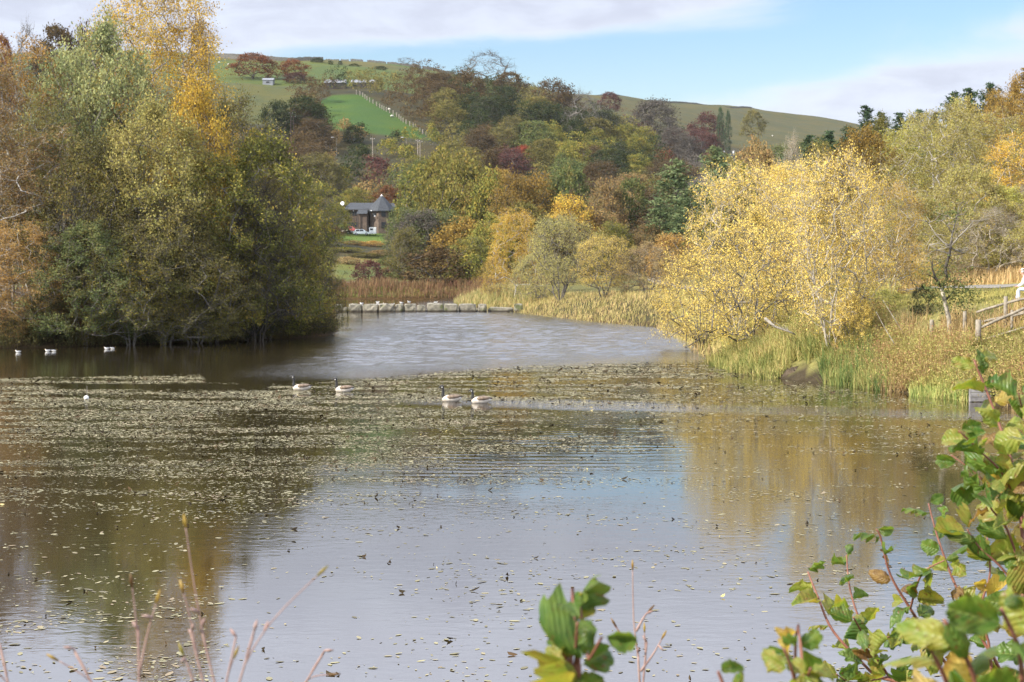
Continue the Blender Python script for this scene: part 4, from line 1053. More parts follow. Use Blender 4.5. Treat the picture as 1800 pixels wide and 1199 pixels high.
# right wing
rx0, rx1 = hl(682, 0)[0], hl(697, 0)[0]
slab_wall(rx0, rx1, -0.5, hl(0, 371)[2], 3.2, 6.0, 'wing_wall', STONE, house)
mb = MB(); mb.poly([(rx0 - 1, 2.5, hl(0, 371)[2]), (rx1 + 0.8, 2.5, hl(0, 372)[2]), (rx1 + 0.8, 9.8, hl(0, 372)[2]), (rx0 - 1, 9.8, hl(0, 371)[2]), (rx0 - 1, 6, hl(0, 357)[2]), (rx1 - 1.1, 6, hl(0, 356)[2])],
                   [(0, 1, 5, 4), (2, 3, 4, 5), (1, 2, 5), (0, 4, 3), (0, 1, 2, 3)]); mb.build('wing_roof', SLATE, house)
mb = MB(); dc = Vector(hl(602, 358, 1.0)); mb.tube([(dc.x + 1.2, dc.y, dc.z - 1.1), (dc.x + 0.1, dc.y, dc.z)], 0.06, 5); dish = mb.build('dish_arm', DARKW, house)
mb = MB(); mb.tube([dc + Vector((0.15, 0.15, -0.1)), dc + Vector((0.05, -0.05, 0)), dc + Vector((0, -0.2, 0.02))], [0.1, 0.5, 0.55], 14); mb.build('satellite_dish', WHITEP, dish)
for px_, py_ in [(622, 371), (654, 371), (660, 380.5)]:
    mb = MB(); v_ = hl(px_, py_, -0.25 if px_ < 640 else -1.62); mb.box(v_, (0.3, 0.22, 0.3)); mb.build('wall_lamp', WHITEP, house)

# cars by the house
RUBBER = mat('rubber', lambda t: principled(t, (0.02, 0.02, 0.02), 0.8))
RIM = mat('rim', lambda t: principled(t, (0.5, 0.5, 0.5), 0.3, Metallic=0.8))
def paint(name, c): return mat(name, lambda t: principled(t, c, 0.28, Coat_Weight=0.6))
def make_car(x, y, rz, m, label, L=4.2, Hc=1.5, van=False):
    z = gz(x, y) + 0.02
    e = tag(empty('parked_car' if not van else 'parked_van', (x, y, z), rz), label, 'van' if van else 'car')
    prof = [(-L / 2, .35), (-L / 2, .85), (-L / 2 + .25, .95), (-L * .36, Hc), (L * .12, Hc), (L * .27, .98), (L / 2 - .12, .82), (L / 2, .6), (L / 2, .3)]
    if van: prof = [(-L / 2, .35), (-L / 2, Hc - .1), (-L / 2 + .1, Hc), (L * .2, Hc), (L * .34, 1.1), (L / 2 - .1, .9), (L / 2, .6), (L / 2, .3)]
    V = []; n = len(prof)
    for s_ in (-1, 1):
        for (a, b) in prof: V.append((a, s_ * (0.86 if b < 1.0 else 0.68), b))
    mb = MB(); mb.poly(V, [tuple(range(n)), tuple(range(2 * n - 1, n - 1, -1))] + [(i, (i + 1) % n, n + (i + 1) % n, n + i) for i in range(n)]); body = mb.build('body', m, e)
    zt, zb = Hc - .12, 1.0
    for s_ in (-1, 1):
        for (a, b) in ([(-L * .34, -L * .12), (-L * .1, L * .14)] if not van else [(L * .1, L * .26)]):
            g = MB(); g.poly([(a, s_ * .845, zb), (b + .05, s_ * .845, zb), (b - .1, s_ * .71, zt), (a + .05, s_ * .71, zt), (a, s_ * .80, zb), (b + .05, s_ * .80, zb), (b - .1, s_ * .67, zt), (a + .05, s_ * .67, zt)],
                              [(0, 1, 2, 3), (4, 5, 6, 7), (0, 1, 5, 4), (2, 3, 7, 6)]); g.build('window', GLASS, e)
    g = MB(); g.poly([(L * .27 + .02, -.72, 1.0), (L * .27 + .02, .72, 1.0), (L * .12 + .03, .6, Hc - .06), (L * .12 + .03, -.6, Hc - .06), (L * .27 - .05, -.72, 1.0), (L * .27 - .05, .72, 1.0)], [(0, 1, 2, 3), (0, 1, 5, 4)]); g.build('windscreen', GLASS, e)
    for sx_ in (-L * .31, L * .31):
        for sy_ in (-1, 1):
            t_ = MB(); t_.tube([(sx_, sy_ * .66, .32), (sx_, sy_ * .89, .32)], .32, 12); w_ = t_.build('wheel', RUBBER, e)
            t_ = MB(); t_.tube([(sx_, sy_ * .80, .32), (sx_, sy_ * .90, .32)], .19, 8); t_.build('rim', RIM, w_)
    for sy_ in (-.6, .6):
        t_ = MB(); t_.box((L / 2 - .02, sy_, .68), (.08, .28, .14)); t_.build('headlight', WHITEP, e)
CY = HY - 9
def CX(px): return (px - 900) / FOC * CY
make_car(CX(636), CY, 0, paint('car_white', (0.72, 0.78, 0.8)), 'white estate car parked in front of the stone house', 4.3, 1.55)
make_car(CX(614), CY + 4.2, 0.1, paint('car_red', (0.55, 0.12, 0.11)), 'red and pale car behind the black one by the stone house', 4.0, 1.6)
make_car(CX(608), CY - 0.5, -0.35, paint('car_black', (0.02, 0.02, 0.024)), 'black car at the left end of the parked cars', 4.0, 1.4)
bx = tag(empty('box_trailer', (CX(655), CY + 1.5, gz(CX(655), CY + 1.5))), 'white box trailer right of the white estate car', 'trailer')
mb = MB(); mb.box((0, 0, 1.25), (1.75, 2.6, 1.75)); mb.build('box', WHITEP, bx)
mb = MB(); mb.box((-0.25, -1.32, 1.55), (0.8, 0.05, 0.45)); mb.build('window', GLASS, bx)
for s_ in (-1, 1):
    mb = MB(); mb.tube([(s_ * .72, 0, .3), (s_ * .9, 0, .3)], .3, 10); mb.build('wheel', RUBBER, bx)
mb = MB(); mb.box((0, -1.6, .4), (.1, .7, .1)); mb.build('tow_bar', DARKW, bx)

# poles and lamps on the slope
POLE = speckle('pole_wood', (0.20, 0.17, 0.14), (0.36, 0.31, 0.26), 3, 0.9)
POLED = speckle('pole_dark', (0.09, 0.06, 0.05), (0.16, 0.11, 0.09), 3, 0.9)
def pole(name, px, Y, top, base, label, m=POLE, r=0.14, twin=None, group=None, arm=False, cat='pole'):
    Y = ground_Y(px, base + 14)
    X = (px - 900) / FOC * Y; z0 = gz(X, Y); zt = P(px, top, Y).z
    e = tag(empty(name, (X, Y, z0)), label, cat, group)
    mb = MB(); mb.tube([(0, 0, -0.5), (0, 0, zt - z0)], [r, r * 0.75], 7); mb.build('post', m, e)
    if arm:
        mb = MB(); mb.tube([(0, 0, zt - z0), (-0.4, -0.3, zt - z0 + .25), (-1.2, -.5, zt - z0 + .3)], [.06, .05, .05], 5); mb.build('arm', m, e)
        mb = MB(); mb.box((-1.5, -.55, zt - z0 + .3), (.9, .4, .2)); mb.build('lamp_head', WHITEP, e)
    else:
        mb = MB(); mb.box((0, 0.1, zt - z0 - .5), (1.6, .1, .12)); mb.build('crossarm', m, e)
        for a in (-.65, .65):
            mb = MB(); mb.tube([(a, .1, zt - z0 - .44), (a, .1, zt - z0 - .2)], [.06, .04], 6); mb.build('insulator', WHITEP, e)
    return e
pole('utility_pole', 513, 560, 197, 245, 'left dark pole of the pair in front of the big dark green tree', POLED, .16)
pole('utility_pole', 517.5, 560, 203, 245, 'right dark pole of the pair in front of the big dark green tree', POLED, .14)
pole('utility_pole', 735, 470, 245, 293, 'left pale pole of the tall pair beside the yellow-green trees', POLE, .16)
pole('utility_pole', 739, 470, 247, 293, 'right pale pole of the tall pair beside the yellow-green trees', POLE, .14)
pole('utility_pole', 656, 510, 242, 275, 'single pole above the slate-roofed house', POLE, .15)
pole('street_lamp', 593, 560, 243, 262, 'street lamp left of the single pole, below the green field', POLE, .1, arm=True, cat='lamp')
pole('street_lamp', 715, 540, 243, 262, 'street lamp right of the single pole, below the green field', POLE, .1, arm=True, cat='lamp')
def wire(a, b, sag, label):
    pts = [a.lerp(b, t) - Vector((0, 0, sag * 4 * t * (1 - t))) for t in np.linspace(0, 1, 9)]
    mb = MB(); mb.tube(pts, 0.035, 3); tag(mb.build('overhead_wire', DARKW), label, 'wire')
Ya_, Yb_ = ground_Y(513, 259), ground_Y(735, 307)
wire(P(514, 200, Ya_), P(737, 248, Yb_), 2.0, 'wire strung from the dark pair of poles to the pale pair')
wire(P(514, 200, Ya_), P(462, 191, Ya_ + 60), 1.0, 'wire running left from the dark pair of poles')

# field fence
e = tag(empty('field_fence', (P(640, 180, 800).x, 800, gz(P(640, 180, 800).x, 800))), 'post fence running down the right edge of the bright green field', 'fence')
fp = []
for i in range(27):
    t = i / 26; X = (628 + 127 * t - 900) / FOC * (815 - 112 * t); Y = 815 - 112 * t
    X += 0.4 * math.sin(i); fp.append(Vector((X, Y, gz(X, Y))))
pm = MB(); pm.tube([(0, 0, -0.3), (0, 0, 2.0)], 0.2, 5); pme = pm.mesh('fence_post')
for p in fp:
    o = link('post', pme, WHITEP if False else POLE, e, p - e.location)
for k, zz in enumerate((0.7, 1.3)):
    mb = MB(); mb.tube([p + Vector((0, 0, zz)) - e.location for p in fp], 0.03, 3); mb.build('wire', DARKW, e)

# dry stone walls and hedges on the pasture
WALLM = speckle('dry_stone', (0.07, 0.065, 0.055), (0.16, 0.15, 0.13), 1.5, 0.95)
def field_wall(pts, h, t, label, n=60):
    P2 = np.array(pts, float); s_ = np.linspace(0, len(P2) - 1, n)
    xs = np.interp(s_, np.arange(len(P2)), P2[:, 0]); ys = np.interp(s_, np.arange(len(P2)), P2[:, 1])
    ys = G(ys); X = (xs - 900) / FOC * ys; z = terrain(X, ys); V = []
    for i in range(n):
        hh = h * rng.uniform(0.8, 1.1)
        V += [(X[i], ys[i] - t / 2, z[i] - .4), (X[i], ys[i] - t * .35, z[i] + hh), (X[i], ys[i] + t * .35, z[i] + hh), (X[i], ys[i] + t / 2, z[i] - .4)]
    mb = MB(); mb.poly(V, [(i * 4 + k, i * 4 + (k + 1) % 4, i * 4 + 4 + (k + 1) % 4, i * 4 + 4 + k) for i in range(n - 1) for k in range(4)] + [(0, 1, 2, 3), ((n - 1) * 4, (n - 1) * 4 + 1, (n - 1) * 4 + 2, (n - 1) * 4 + 3)])
    tag(mb.build('stone_wall', WALLM), label, 'wall', kind='thing')
for a, b, lab in [((360, 1165), (470, 1160), 'dark dry stone wall on the crest, first stretch right of the golden birch'), ((472, 1160), (563, 1160), 'dry stone wall on the crest behind the russet beeches'), ((574, 1158), (598, 1157), 'short crest wall right of the first gap'),
                  ((601, 1157), (615, 1156), 'very short crest wall between two gaps'), ((618, 1156), (640, 1155), 'crest wall left of the long sloping piece'), ((647, 1154), (680, 1153), 'sloping crest wall above the middle of the pasture'),
                  ((682, 1153), (738, 1152), 'crest wall below the small bare skyline tree'), ((744, 1152), (800, 1155), 'last crest wall running down behind the brown oaks')]:
    field_wall([a, b], 2.0, 1.2, lab, 24)
field_wall([(366, 1058), (430, 1050), (520, 1050), (570, 1056)], 2.2, 1.5, 'long dark wall crossing the pasture below the crest', 50)
field_wall([(880, 1300), (1060, 1395), (1200, 1500), (1320, 1585)], 1.2, 1.0, 'low wall along the top of the moor', 60)
for i, (px, Y, w_) in enumerate([(560, 1040, 26), (583, 1035, 10), (625, 1020, 22), (670, 1010, 26), (600, 1040, 9)]):
    plant('shrub', px, Y, HOR - (gz((px - 900) / FOC * G(Y), G(Y)) + 3.2 - CAMH) / G(Y) * FOC, w_, 'darkgreen',
          ['wide gorse patch right of the long pasture wall', 'small gorse clump by the pasture wall', 'gorse patch in the middle of the upper pasture', 'gorse patch at the right of the upper pasture', 'smallest gorse clump on the upper pasture'][i], 'gorse on the pasture')
# farm sheds and white house
ROOFG = speckle('sheet_roof', (0.16, 0.17, 0.19), (0.26, 0.27, 0.29), 1.0, 0.6)
def shed(px, Y, wpx, h, rh, label, wm, rm, dep=8, name='farm_shed', rz=0.0, nwin=3):
    Y = G(Y)
    X = (px - 900) / FOC * Y; wd = wpx / FOC * Y; z = gz(X, Y)
    e = tag(empty(name, (X, Y, z), rz), label, 'house' if name.endswith('house') else 'shed')
    mb = MB(); mb.box((0, dep / 2, h / 2 - .5), (wd, dep, h + 1)); mb.build('wall', wm, e)
    mb = MB(); x_ = wd / 2 + .3; mb.poly([(-x_, -.3, h), (x_, -.3, h), (x_, dep + .3, h), (-x_, dep + .3, h), (-x_, dep / 2, h + rh), (x_, dep / 2, h + rh)], [(0, 1, 5, 4), (2, 3, 4, 5), (1, 2, 5), (3, 0, 4), (0, 1, 2, 3)]); r_ = mb.build('roof', rm, e)
    for i in range(nwin):
        xx = -wd / 2 + wd * (i + 1) / (nwin + 1); mb = MB(); mb.box((xx, -.03, h * .55), (wd / (nwin * 3.2), .1, h * .3)); f_ = mb.build('window', DARKW, e)
        mb = MB(); mb.box((xx, -.09, h * .55), (wd / (nwin * 3.2) - .25, .04, h * .3 - .25)); mb.build('pane', GLASS, f_)
    if name.endswith('house'):
        for s_ in (-1, 1):
            mb = MB(); mb.box((s_ * wd * .42, dep / 2, h + rh + .3), (.7, .6, 1.6)); mb.build('chimney', wm, r_)
    return e
shed(473, 870, 18, 2.6, 1.2, 'small pale shed left of the long farm roofs on the hill', ROOFG, ROOFG, 6, nwin=1)
shed(590, 850, 36, 3.0, 2.0, 'long grey-roofed farm shed on the left of the pair above the green field', DARKW, ROOFG, 8)
shed(641, 860, 44, 2.6, 1.8, 'longer grey-roofed farm shed on the right of the pair above the green field', DARKW, ROOFG, 8, nwin=4)
shed(1281, 845, 19, 3.6, 2.0, 'white house among the trees below the moor', WHITEP, SLATE, 6, name='hill_house', nwin=3)
WOOL = speckle('wool', (0.5, 0.48, 0.42), (0.7, 0.68, 0.6), 8, 0.95)
def sheep(px, Y, rz, lab):
    Y = G(Y)
    X = (px - 900) / FOC * Y; e = tag(empty('sheep', (X, Y, gz(X, Y)), rz), lab, 'sheep', 'sheep grazing on the hill')
    mb = MB(); mb.tube([(-.75, 0, .7), (-.6, 0, .75), (-.2, 0, .8), (.3, 0, .8), (.6, 0, .78), (.72, 0, .75)], [.1, .32, .42, .42, .3, .12], 8); mb.build('body', WOOL, e, True)
    mb = MB(); mb.tube([(.6, 0, .8), (.85, 0, .7), (1.05, 0, .5)], [.16, .15, .08], 6); mb.build('head', WOOL, e, True)
    for a in (-.45, .45):
        for b in (-.2, .2):
            mb = MB(); mb.tube([(a, b, .6), (a, b, 0)], [.09, .06], 5); mb.build('leg', DARKW, e)
for i, (px, Y) in enumerate([(372, 1000), (388, 1015), (404, 985), (1356, 1250), (1420, 1280), (685, 770), (690, 748)]):
    sheep(px, Y, rng.uniform(0, 6), ['sheep at the far left of the pasture by the golden birch', 'sheep under the long pasture wall', 'sheep lower down left of the russet beeches', 'sheep on the moor left of centre', 'sheep on the moor near the pines',
          'upper white sheep on the bright green field', 'lower white sheep on the bright green field'][i])

# ------------------------------------------------------------------ stone weir
def f_weir(t):
    v = t.new('ShaderNodeNewGeometry').outputs['Position']; z_ = t.new('ShaderNodeSeparateXYZ'); t.l.new(v, z_.inputs[0])
    n = t.noise(v, 2.2, 6, .65); c = t.mix(t.ss(n, .3, .7), (0.13, .12, .09), (.32, .29, .22))
    c = t.mix(t.ss(t.noise(v, 1.1, 4, .6), .52, .66), c, (.10, .11, .04))
    wet = t.ss(t.m('ADD', z_.outputs[2], t.m('MULTIPLY', n, .25)), .42, .2)
    return principled(t, t.mix(wet, c, (.045, .035, .022)), .85, t.noise(v, 7, 5, .7), .9, .05)
WST = mat('weir_stone', f_weir)
WST_ = speckle('weir_stone_dry', (0.13, 0.115, 0.075), (0.33, 0.29, 0.20), 2.2, 0.9, 0.8, 0.06)
YW = 15000.0 / 78.0
weir = tag(empty('stone_weir', (-8, YW, 0)), 'row of big pale stone blocks standing in the water across the lake', 'weir')
def rock(w_, h, d, seed, name='stone', m=WST):
    r = np.random.default_rng(seed); k = 4
    V = []; F = []
    g = np.linspace(-1, 1, 5)
    import itertools as it
    idx = {}
    for a in it.product(range(5), repeat=3):
        if any(c in (0, 4) for c in a):
            idx[a] = len(V); p = np.array([g[c] for c in a])
            s_ = 1 - 0.05 * (np.sum(np.abs(p) > 0.99) - 1)
            p = p * (s_, s_, s_) + r.normal(0, 0.05, 3)
            V.append(p * (w_ / 2, d / 2, h / 2))
    for ax in range(3):
        for sd in (0, 4):
            o = [i for i in range(3) if i != ax]
            for i in range(4):
                for j in range(4):
                    def key(x, y):
                        a = [0, 0, 0]; a[ax] = sd; a[o[0]] = x; a[o[1]] = y; return idx[tuple(a)]
                    F.append((key(i, j), key(i + 1, j), key(i + 1, j + 1), key(i, j + 1)))
    return npmesh(name, np.array(V), np.array(F), False)
stones = [(590, 604, .95), (604, 611, .6), (613, 636, 1.0), (638, 665, .98), (667, 693, 1.0), (695, 709, .95), (711, 731, 1.0), (733, 748, .85), (751, 779, 1.05), (781, 804, 1.02), (807, 836, 1.0), (841, 855, .98), (859, 903, .55), (904, 919, 1.02)]
for i, (a, b, h) in enumerate(stones):
    Yw = YW; h *= 1.0; w_ = (b - a) / FOC * Yw * 1.0; h *= .88; x_ = ((a + b) / 2 - 900) / FOC * Yw
    link('stone', rock(w_, h + .8, 1.1, 50 + i), WST, weir, (x_ + 8, rng.normal(0, .1), h / 2 - .4), (rng.normal(0, .03), rng.normal(0, .02), rng.normal(0, .05)))
for i, (a, b) in enumerate([(615, 700), (700, 790), (790, 850)]):
    w_ = (b - a) / FOC * (YW + 1.6); link('sill_stone', rock(w_, .9, .5, 80 + i), WST, weir, ((((a + b) / 2) - 900) / FOC * (YW + 1.6) + 8, 0.9, -.32))

# ------------------------------------------------------------------ birds
FE_W = speckle('feather_white', (0.62, 0.60, 0.56), (0.80, 0.78, 0.74), 12, 0.8)
FE_T = speckle('feather_tan', (0.13, 0.09, 0.06), (0.27, 0.20, 0.14), 14, 0.8)
FE_B = speckle('feather_black', (0.012, 0.011, 0.011), (0.03, 0.028, 0.026), 10, 0.6)
FE_P = speckle('feather_breast', (0.45, 0.39, 0.32), (0.62, 0.56, 0.48), 12, 0.8)
FE_G = speckle('feather_grey', (0.30, 0.31, 0.33), (0.42, 0.43, 0.45), 12, 0.8)
YEL = mat('bill_yellow', lambda t: principled(t, (0.5, 0.28, 0.04), 0.5))
def goose(px, py, label, rz, look=0.0, neck=1.0):
    X, Y = WP(px, py)
    e = tag(empty('goose', (X, Y, 0), rz), label, 'goose', 'Canada-type geese swimming in line')      # faces -x at rz=0
    mb = MB(); mb.tube([(-.34, 0, .12), (-.30, 0, .10), (-.18, 0, .09), (0, 0, .09), (.16, 0, .10), (.30, 0, .13), (.38, 0, .16)], [.03, .11, .165, .18, .16, .10, .03], 12, True, 0.85); b = mb.build('body', FE_P, e, True)
    for s_ in (-1, 1):
        mb = MB(); mb.tube([(-.20, s_ * .08, .15), (-.08, s_ * .12, .17), (.10, s_ * .12, .18), (.26, s_ * .07, .19), (.38, s_ * .02, .20)], [.02, .085, .09, .06, .01], 8, True, 0.9); mb.build('wing', FE_T, e, True)
    mb = MB(); mb.tube([(.26, 0, .14), (.38, 0, .17), (.47, 0, .19)], [.06, .055, .012], 6, True, 0.5); mb.build('tail', FE_B, e, True)
    mb = MB(); mb.tube([(.22, 0, .11), (.33, 0, .13), (.39, 0, .14)], [.10, .085, .02], 8, True, 0.8); mb.build('rump', FE_W, e, True)
    h = .54 * neck
    mb = MB(); mb.tube([(-.26, 0, .12), (-.31, 0, .22), (-.30, 0, h * .7), (-.31, 0, h * .92), (-.35, 0, h)], [.08, .06, .05, .046, .04], 8); mb.build('neck', FE_B, e, True)
    mb = MB(); mb.tube([(-.28, 0, h - .01), (-.33, 0, h + .02), (-.39, 0, h + .015), (-.43, 0, h)], [.03, .06, .055, .025], 8); hd = mb.build('head', FE_B, e, True)
    mb = MB(); mb.tube([(-.42, 0, h), (-.485, 0, h - .012)], [.02, .009], 6); mb.build('bill', FE_B, hd)
    for s_ in (-1, 1):
        mb = MB(); mb.tube([(-.345, s_ * .044, h - .03), (-.35, s_ * .056, h + .012)], [.018, .026], 6); mb.build('cheek_patch', FE_W, hd)
goose(529, 686, 'goose at the far left of the line, head high', 0.15)
goose(604, 689, 'second goose from the left, smaller in the line', -0.1, neck=.93)
goose(793, 706, 'third goose, first of the right-hand pair', 0.05)
goose(845, 709, 'last goose at the right end of the line, neck lowered', 0.1, neck=.85)
def gull(x, y, z, rz, label, s=1.0, dark=False, name='gull', group='gulls near the stone weir'):
    e = tag(empty(name, (x, y, z), rz), label, 'gull' if name == 'gull' else 'duck', group); e.scale = (s, s, s)
    mb = MB(); mb.tube([(-.17, 0, .07), (-.12, 0, .06), (0, 0, .06), (.12, 0, .075), (.2, 0, .09)], [.02, .065, .085, .06, .015], 8, True, .9); mb.build('body', FE_W, e, True)
    for s_ in (-1, 1):
        mb = MB(); mb.tube([(-.08, s_ * .05, .10), (.05, s_ * .055, .11), (.24, s_ * .02, .12)], [.03, .04, .008], 6); mb.build('wing', FE_G, e, True)
    mb = MB(); mb.tube([(-.13, 0, .08), (-.16, 0, .15), (-.20, 0, .17)], [.04, .035, .03], 6); hd = mb.build('head', FE_B if dark else FE_W, e, True)
    mb = MB(); mb.tube([(-.21, 0, .165), (-.27, 0, .155)], [.014, .005], 5); mb.build('bill', YEL, hd)
for i, px in enumerate([636, 664, 677, 690, 706, 719, 766]):
    Yg = [232, 240, 228, 226, 236, YW, 240][i]; zz = 0 if px != 719 else 1.0
    gull((px - 900) / FOC * Yg, Yg, zz, [0, 2.8, .4, 3.1, .2, 1.0, 3.0][i],
         ['white gull floating at the left end behind the weir', 'small gull behind the long left block', 'gull in a close pair behind the weir, left one', 'gull in a close pair behind the weir, right one', 'gull afloat left of the standing one', 'gull standing on a weir block', 'lone gull at the right behind the weir'][i], 1.35)
for px, py, dk, lab in [(31, 619, False, 'white duck by the bank at the far left edge'), (83, 617, False, 'white duck leading the pair near the left bank'), (94, 617, True, 'dark-headed duck following in the pair near the left bank'),
                        (187, 613, False, 'white-backed duck under the trees, right of the pair'), (197, 612.5, True, 'dark-headed duck beside the white-backed one')]:
    X, Y = WP(px, py + 1); gull(X, Y, 0, 0 if not dk else 3.1, lab, .8 if not dk else .75, dk, 'duck', 'ducks along the left bank')
X, Y = WP(150, 702); fl = tag(empty('float', (X, Y, 0)), 'small round white float in the pondweed at the left with an upright rod', 'float')
mb = MB(); mb.tube([(0, 0, -.05), (0, 0, .0), (0, 0, .06), (0, 0, .12), (0, 0, .14)], [.03, .08, .10, .07, .01], 10); mb.build('ball', WHITEP, fl, True)
mb = MB(); mb.tube([(0, .1, -.2), (0, .1, .5)], .012, 5); mb.build('rod', POLE, fl)

# ------------------------------------------------------------------ blades: reeds, marsh grass, meadow grass
def blademat(name, cols, tr=0.3): return leafmat(name, cols, tr, 0.6)
def blades(name, label, xy, h, wd, lean, m, z=None, cat=None, bend=0.35, dirs=None):
    n = len(xy); xy = np.asarray(xy, float)
    if z is None: z = np.maximum(terrain(xy[:, 0], xy[:, 1]), -0.35)
    h = np.asarray(h) * np.ones(n); th = rng.uniform(0, 6.28, n); ln = rng.normal(0, lean, n)
    dx, dy = np.cos(th), np.sin(th); px_, py_ = -dy * wd / 2, dx * wd / 2
    b = np.stack([xy[:, 0], xy[:, 1], z], 1)
    def lvl(t, k):
        o = b.copy(); s_ = ln * h * (t * 0.6 + bend * t * t * 2); o[:, 0] += dx * s_; o[:, 1] += dy * s_; o[:, 2] += h * t * (1 - 0.25 * np.abs(ln) * t)
        return o, np.stack([px_ * k, py_ * k, np.zeros(n)], 1)
    V = []
    for t, k in ((0, 1), (0.55, 0.85)):
        o, s_ = lvl(t, k); V += [o - s_, o + s_]
    o, _ = lvl(1, 0); V.append(o)
    V = np.stack(V, 1).reshape(-1, 3); i = np.arange(n)[:, None] * 5
    me = npmesh(name, V, [np.concatenate([i + 0, i + 1, i + 3, i + 2], 1), np.concatenate([i + 2, i + 3, i + 4], 1)])
    return tag(link(name, me, m), label, cat or 'reeds', kind='stuff')
def poly_pts(poly, n, f=None):
    poly = np.array(poly, float); out = []
    lo, hi = poly.min(0), poly.max(0)
    while sum(len(o) for o in out) < n:
        p = rng.uniform(lo, hi, (n * 3, 2)); p = p[inpoly(p[:, 0], p[:, 1], [tuple(q) for q in poly])]
        if f is not None: p = p[f(p)]
        out.append(p)
    return np.concatenate(out)[:n]
B_GREEN = blademat('blades_green', [(0.16, 0.24, 0.07), (0.28, 0.34, 0.10), (0.42, 0.42, 0.14), (0.50, 0.42, 0.16)])
B_DEEP = blademat('blades_deep', [(0.09, 0.15, 0.05), (0.16, 0.22, 0.07), (0.26, 0.28, 0.09), (0.36, 0.32, 0.12)])
B_STRAW = blademat('blades_straw', [(0.34, 0.24, 0.11), (0.48, 0.35, 0.17), (0.56, 0.42, 0.20), (0.38, 0.24, 0.12)])
B_MARSH = blademat('blades_marsh', [(0.16, 0.20, 0.06), (0.30, 0.31, 0.10), (0.46, 0.42, 0.15), (0.56, 0.44, 0.19)])
B_BANK = blademat('blades_bank', [(0.24, 0.22, 0.08), (0.38, 0.33, 0.12), (0.50, 0.39, 0.17), (0.46, 0.32, 0.15)])
B_MIX = blademat('blades_mix', [(0.22, 0.26, 0.09), (0.38, 0.34, 0.13), (0.50, 0.40, 0.18), (0.44, 0.30, 0.14)])
B_RUST = blademat('blades_rust', [(0.12, 0.065, 0.045), (0.19, 0.105, 0.06), (0.24, 0.16, 0.08), (0.15, 0.12, 0.06)])
B_LAWN = blademat('blades_lawn', [(0.24, 0.23, 0.07), (0.34, 0.31, 0.10), (0.42, 0.36, 0.13), (0.28, 0.28, 0.09)])
# clump on the point of the right bank
tip_poly = [WP(1252, 645), WP(1300, 657), WP(1365, 668), WP(1450, 672), WP(1530, 684), (16.5, 78), (14.5, 82), (12, 88), (10.3, 91)]
mdx, mdy = WP(1405, 667)
nomound = lambda q: (((q[:, 0] - mdx) / 1.25) ** 2 + ((q[:, 1] - mdy + .2) / 1.1) ** 2 > 1) & ~((np.abs(q[:, 0] - mdx) < 1.0) & (q[:, 1] < mdy))
p = poly_pts(tip_poly, 8500, lambda q: nomound(q) & (fbm(q[:, 0] * 1.6, q[:, 1] * 1.6, 17) > .36)); hh = rng.uniform(.35, 1.2, len(p)) * np.clip(0.55 + 0.3 * lake_sd(p[:, 0], p[:, 1]), .6, 1.05)
blades('marsh_grass', 'bright green and yellow marsh grass on the point of the right bank', p, hh, .038, .55, B_MARSH, cat='grass')
p = poly_pts([WP(1440, 668), WP(1450, 676), WP(1560, 689), (16.8, 75.0), (14.0, 77)], 1500, lambda q: (rng.random(len(q)) > sst((q[:, 0] - 14.6) / 2.2, 0, 1)) & (fbm(q[:, 0] * 2, q[:, 1] * 2, 8) > .4))
blades('sedge', 'deep green upright sedge beside the brown mound', p, rng.uniform(.5, 1.25, len(p)), .035, .4, B_DEEP, cat='grass')
# straw and scrub along the rest of the right shore
p = poly_pts([WP(1470, 678), WP(1600, 694), WP(1700, 704), WP(1790, 718), (24, 58), (27, 66), (20, 74), (15, 79)], 7500, lambda q: (fbm(q[:, 0] * 1.2, q[:, 1] * 1.2, 4) > 0.45) & (q[:, 0] + rng.normal(0, .9, len(q)) > 15.2))
blades('dry_grass', 'straw-coloured dry stalks along the shore below the fence', p, rng.uniform(.2, 1.15, len(p)), .028, .6, B_STRAW, cat='grass')
p = poly_pts([WP(1600, 692), WP(1600, 697), WP(1700, 706), WP(1720, 704), (17.8, 68)], 1600)
blades('shore_grass', 'green grass tufts at the water edge left of the timber box', p, rng.uniform(.3, .7, len(p)), .04, .3, B_GREEN, cat='grass')
# shore between weir and the yellow willows
p = poly_pts([WP(920, 552), WP(1000, 561), WP(1060, 568), WP(1150, 576)] + RL([(10.9, 118), (10.4, 104), (10.3, 90), (13, 90), (15, 118), (15, 135), (11, 150), (6, 163), (0, 172), (-3, 172)]), 9000)
blades('bank_reeds', 'green and yellow reeds along the far right shore', p, rng.uniform(.2, .65, len(p)), .05, .5, B_BANK)
p = poly_pts(RL([(-5.0, 174), (-1, 167), (4, 165), (3, 180), (0, 195), (-6, 200), (-6.6, 190)]), 4200)
blades('weir_reeds', 'pale green reeds behind the right end of the weir', p, rng.uniform(.6, 1.3, len(p)), .08, .25, B_MIX)
p = poly_pts(RL([(-36, 203.5), (-20, 204), (-6.8, 203), (-5.5, 196), (6, 200), (8, 210), (-6, 214), (-36, 214)]), 9500)
blades('reed_bed', 'rusty brown reed bed closing the far end of the lake', p, rng.uniform(.5, 1.6, len(p)) * (0.5 + 1.0 * fbm(p[:, 0] * .3, p[:, 1] * .3, 12)), .10, .25, B_RUST)
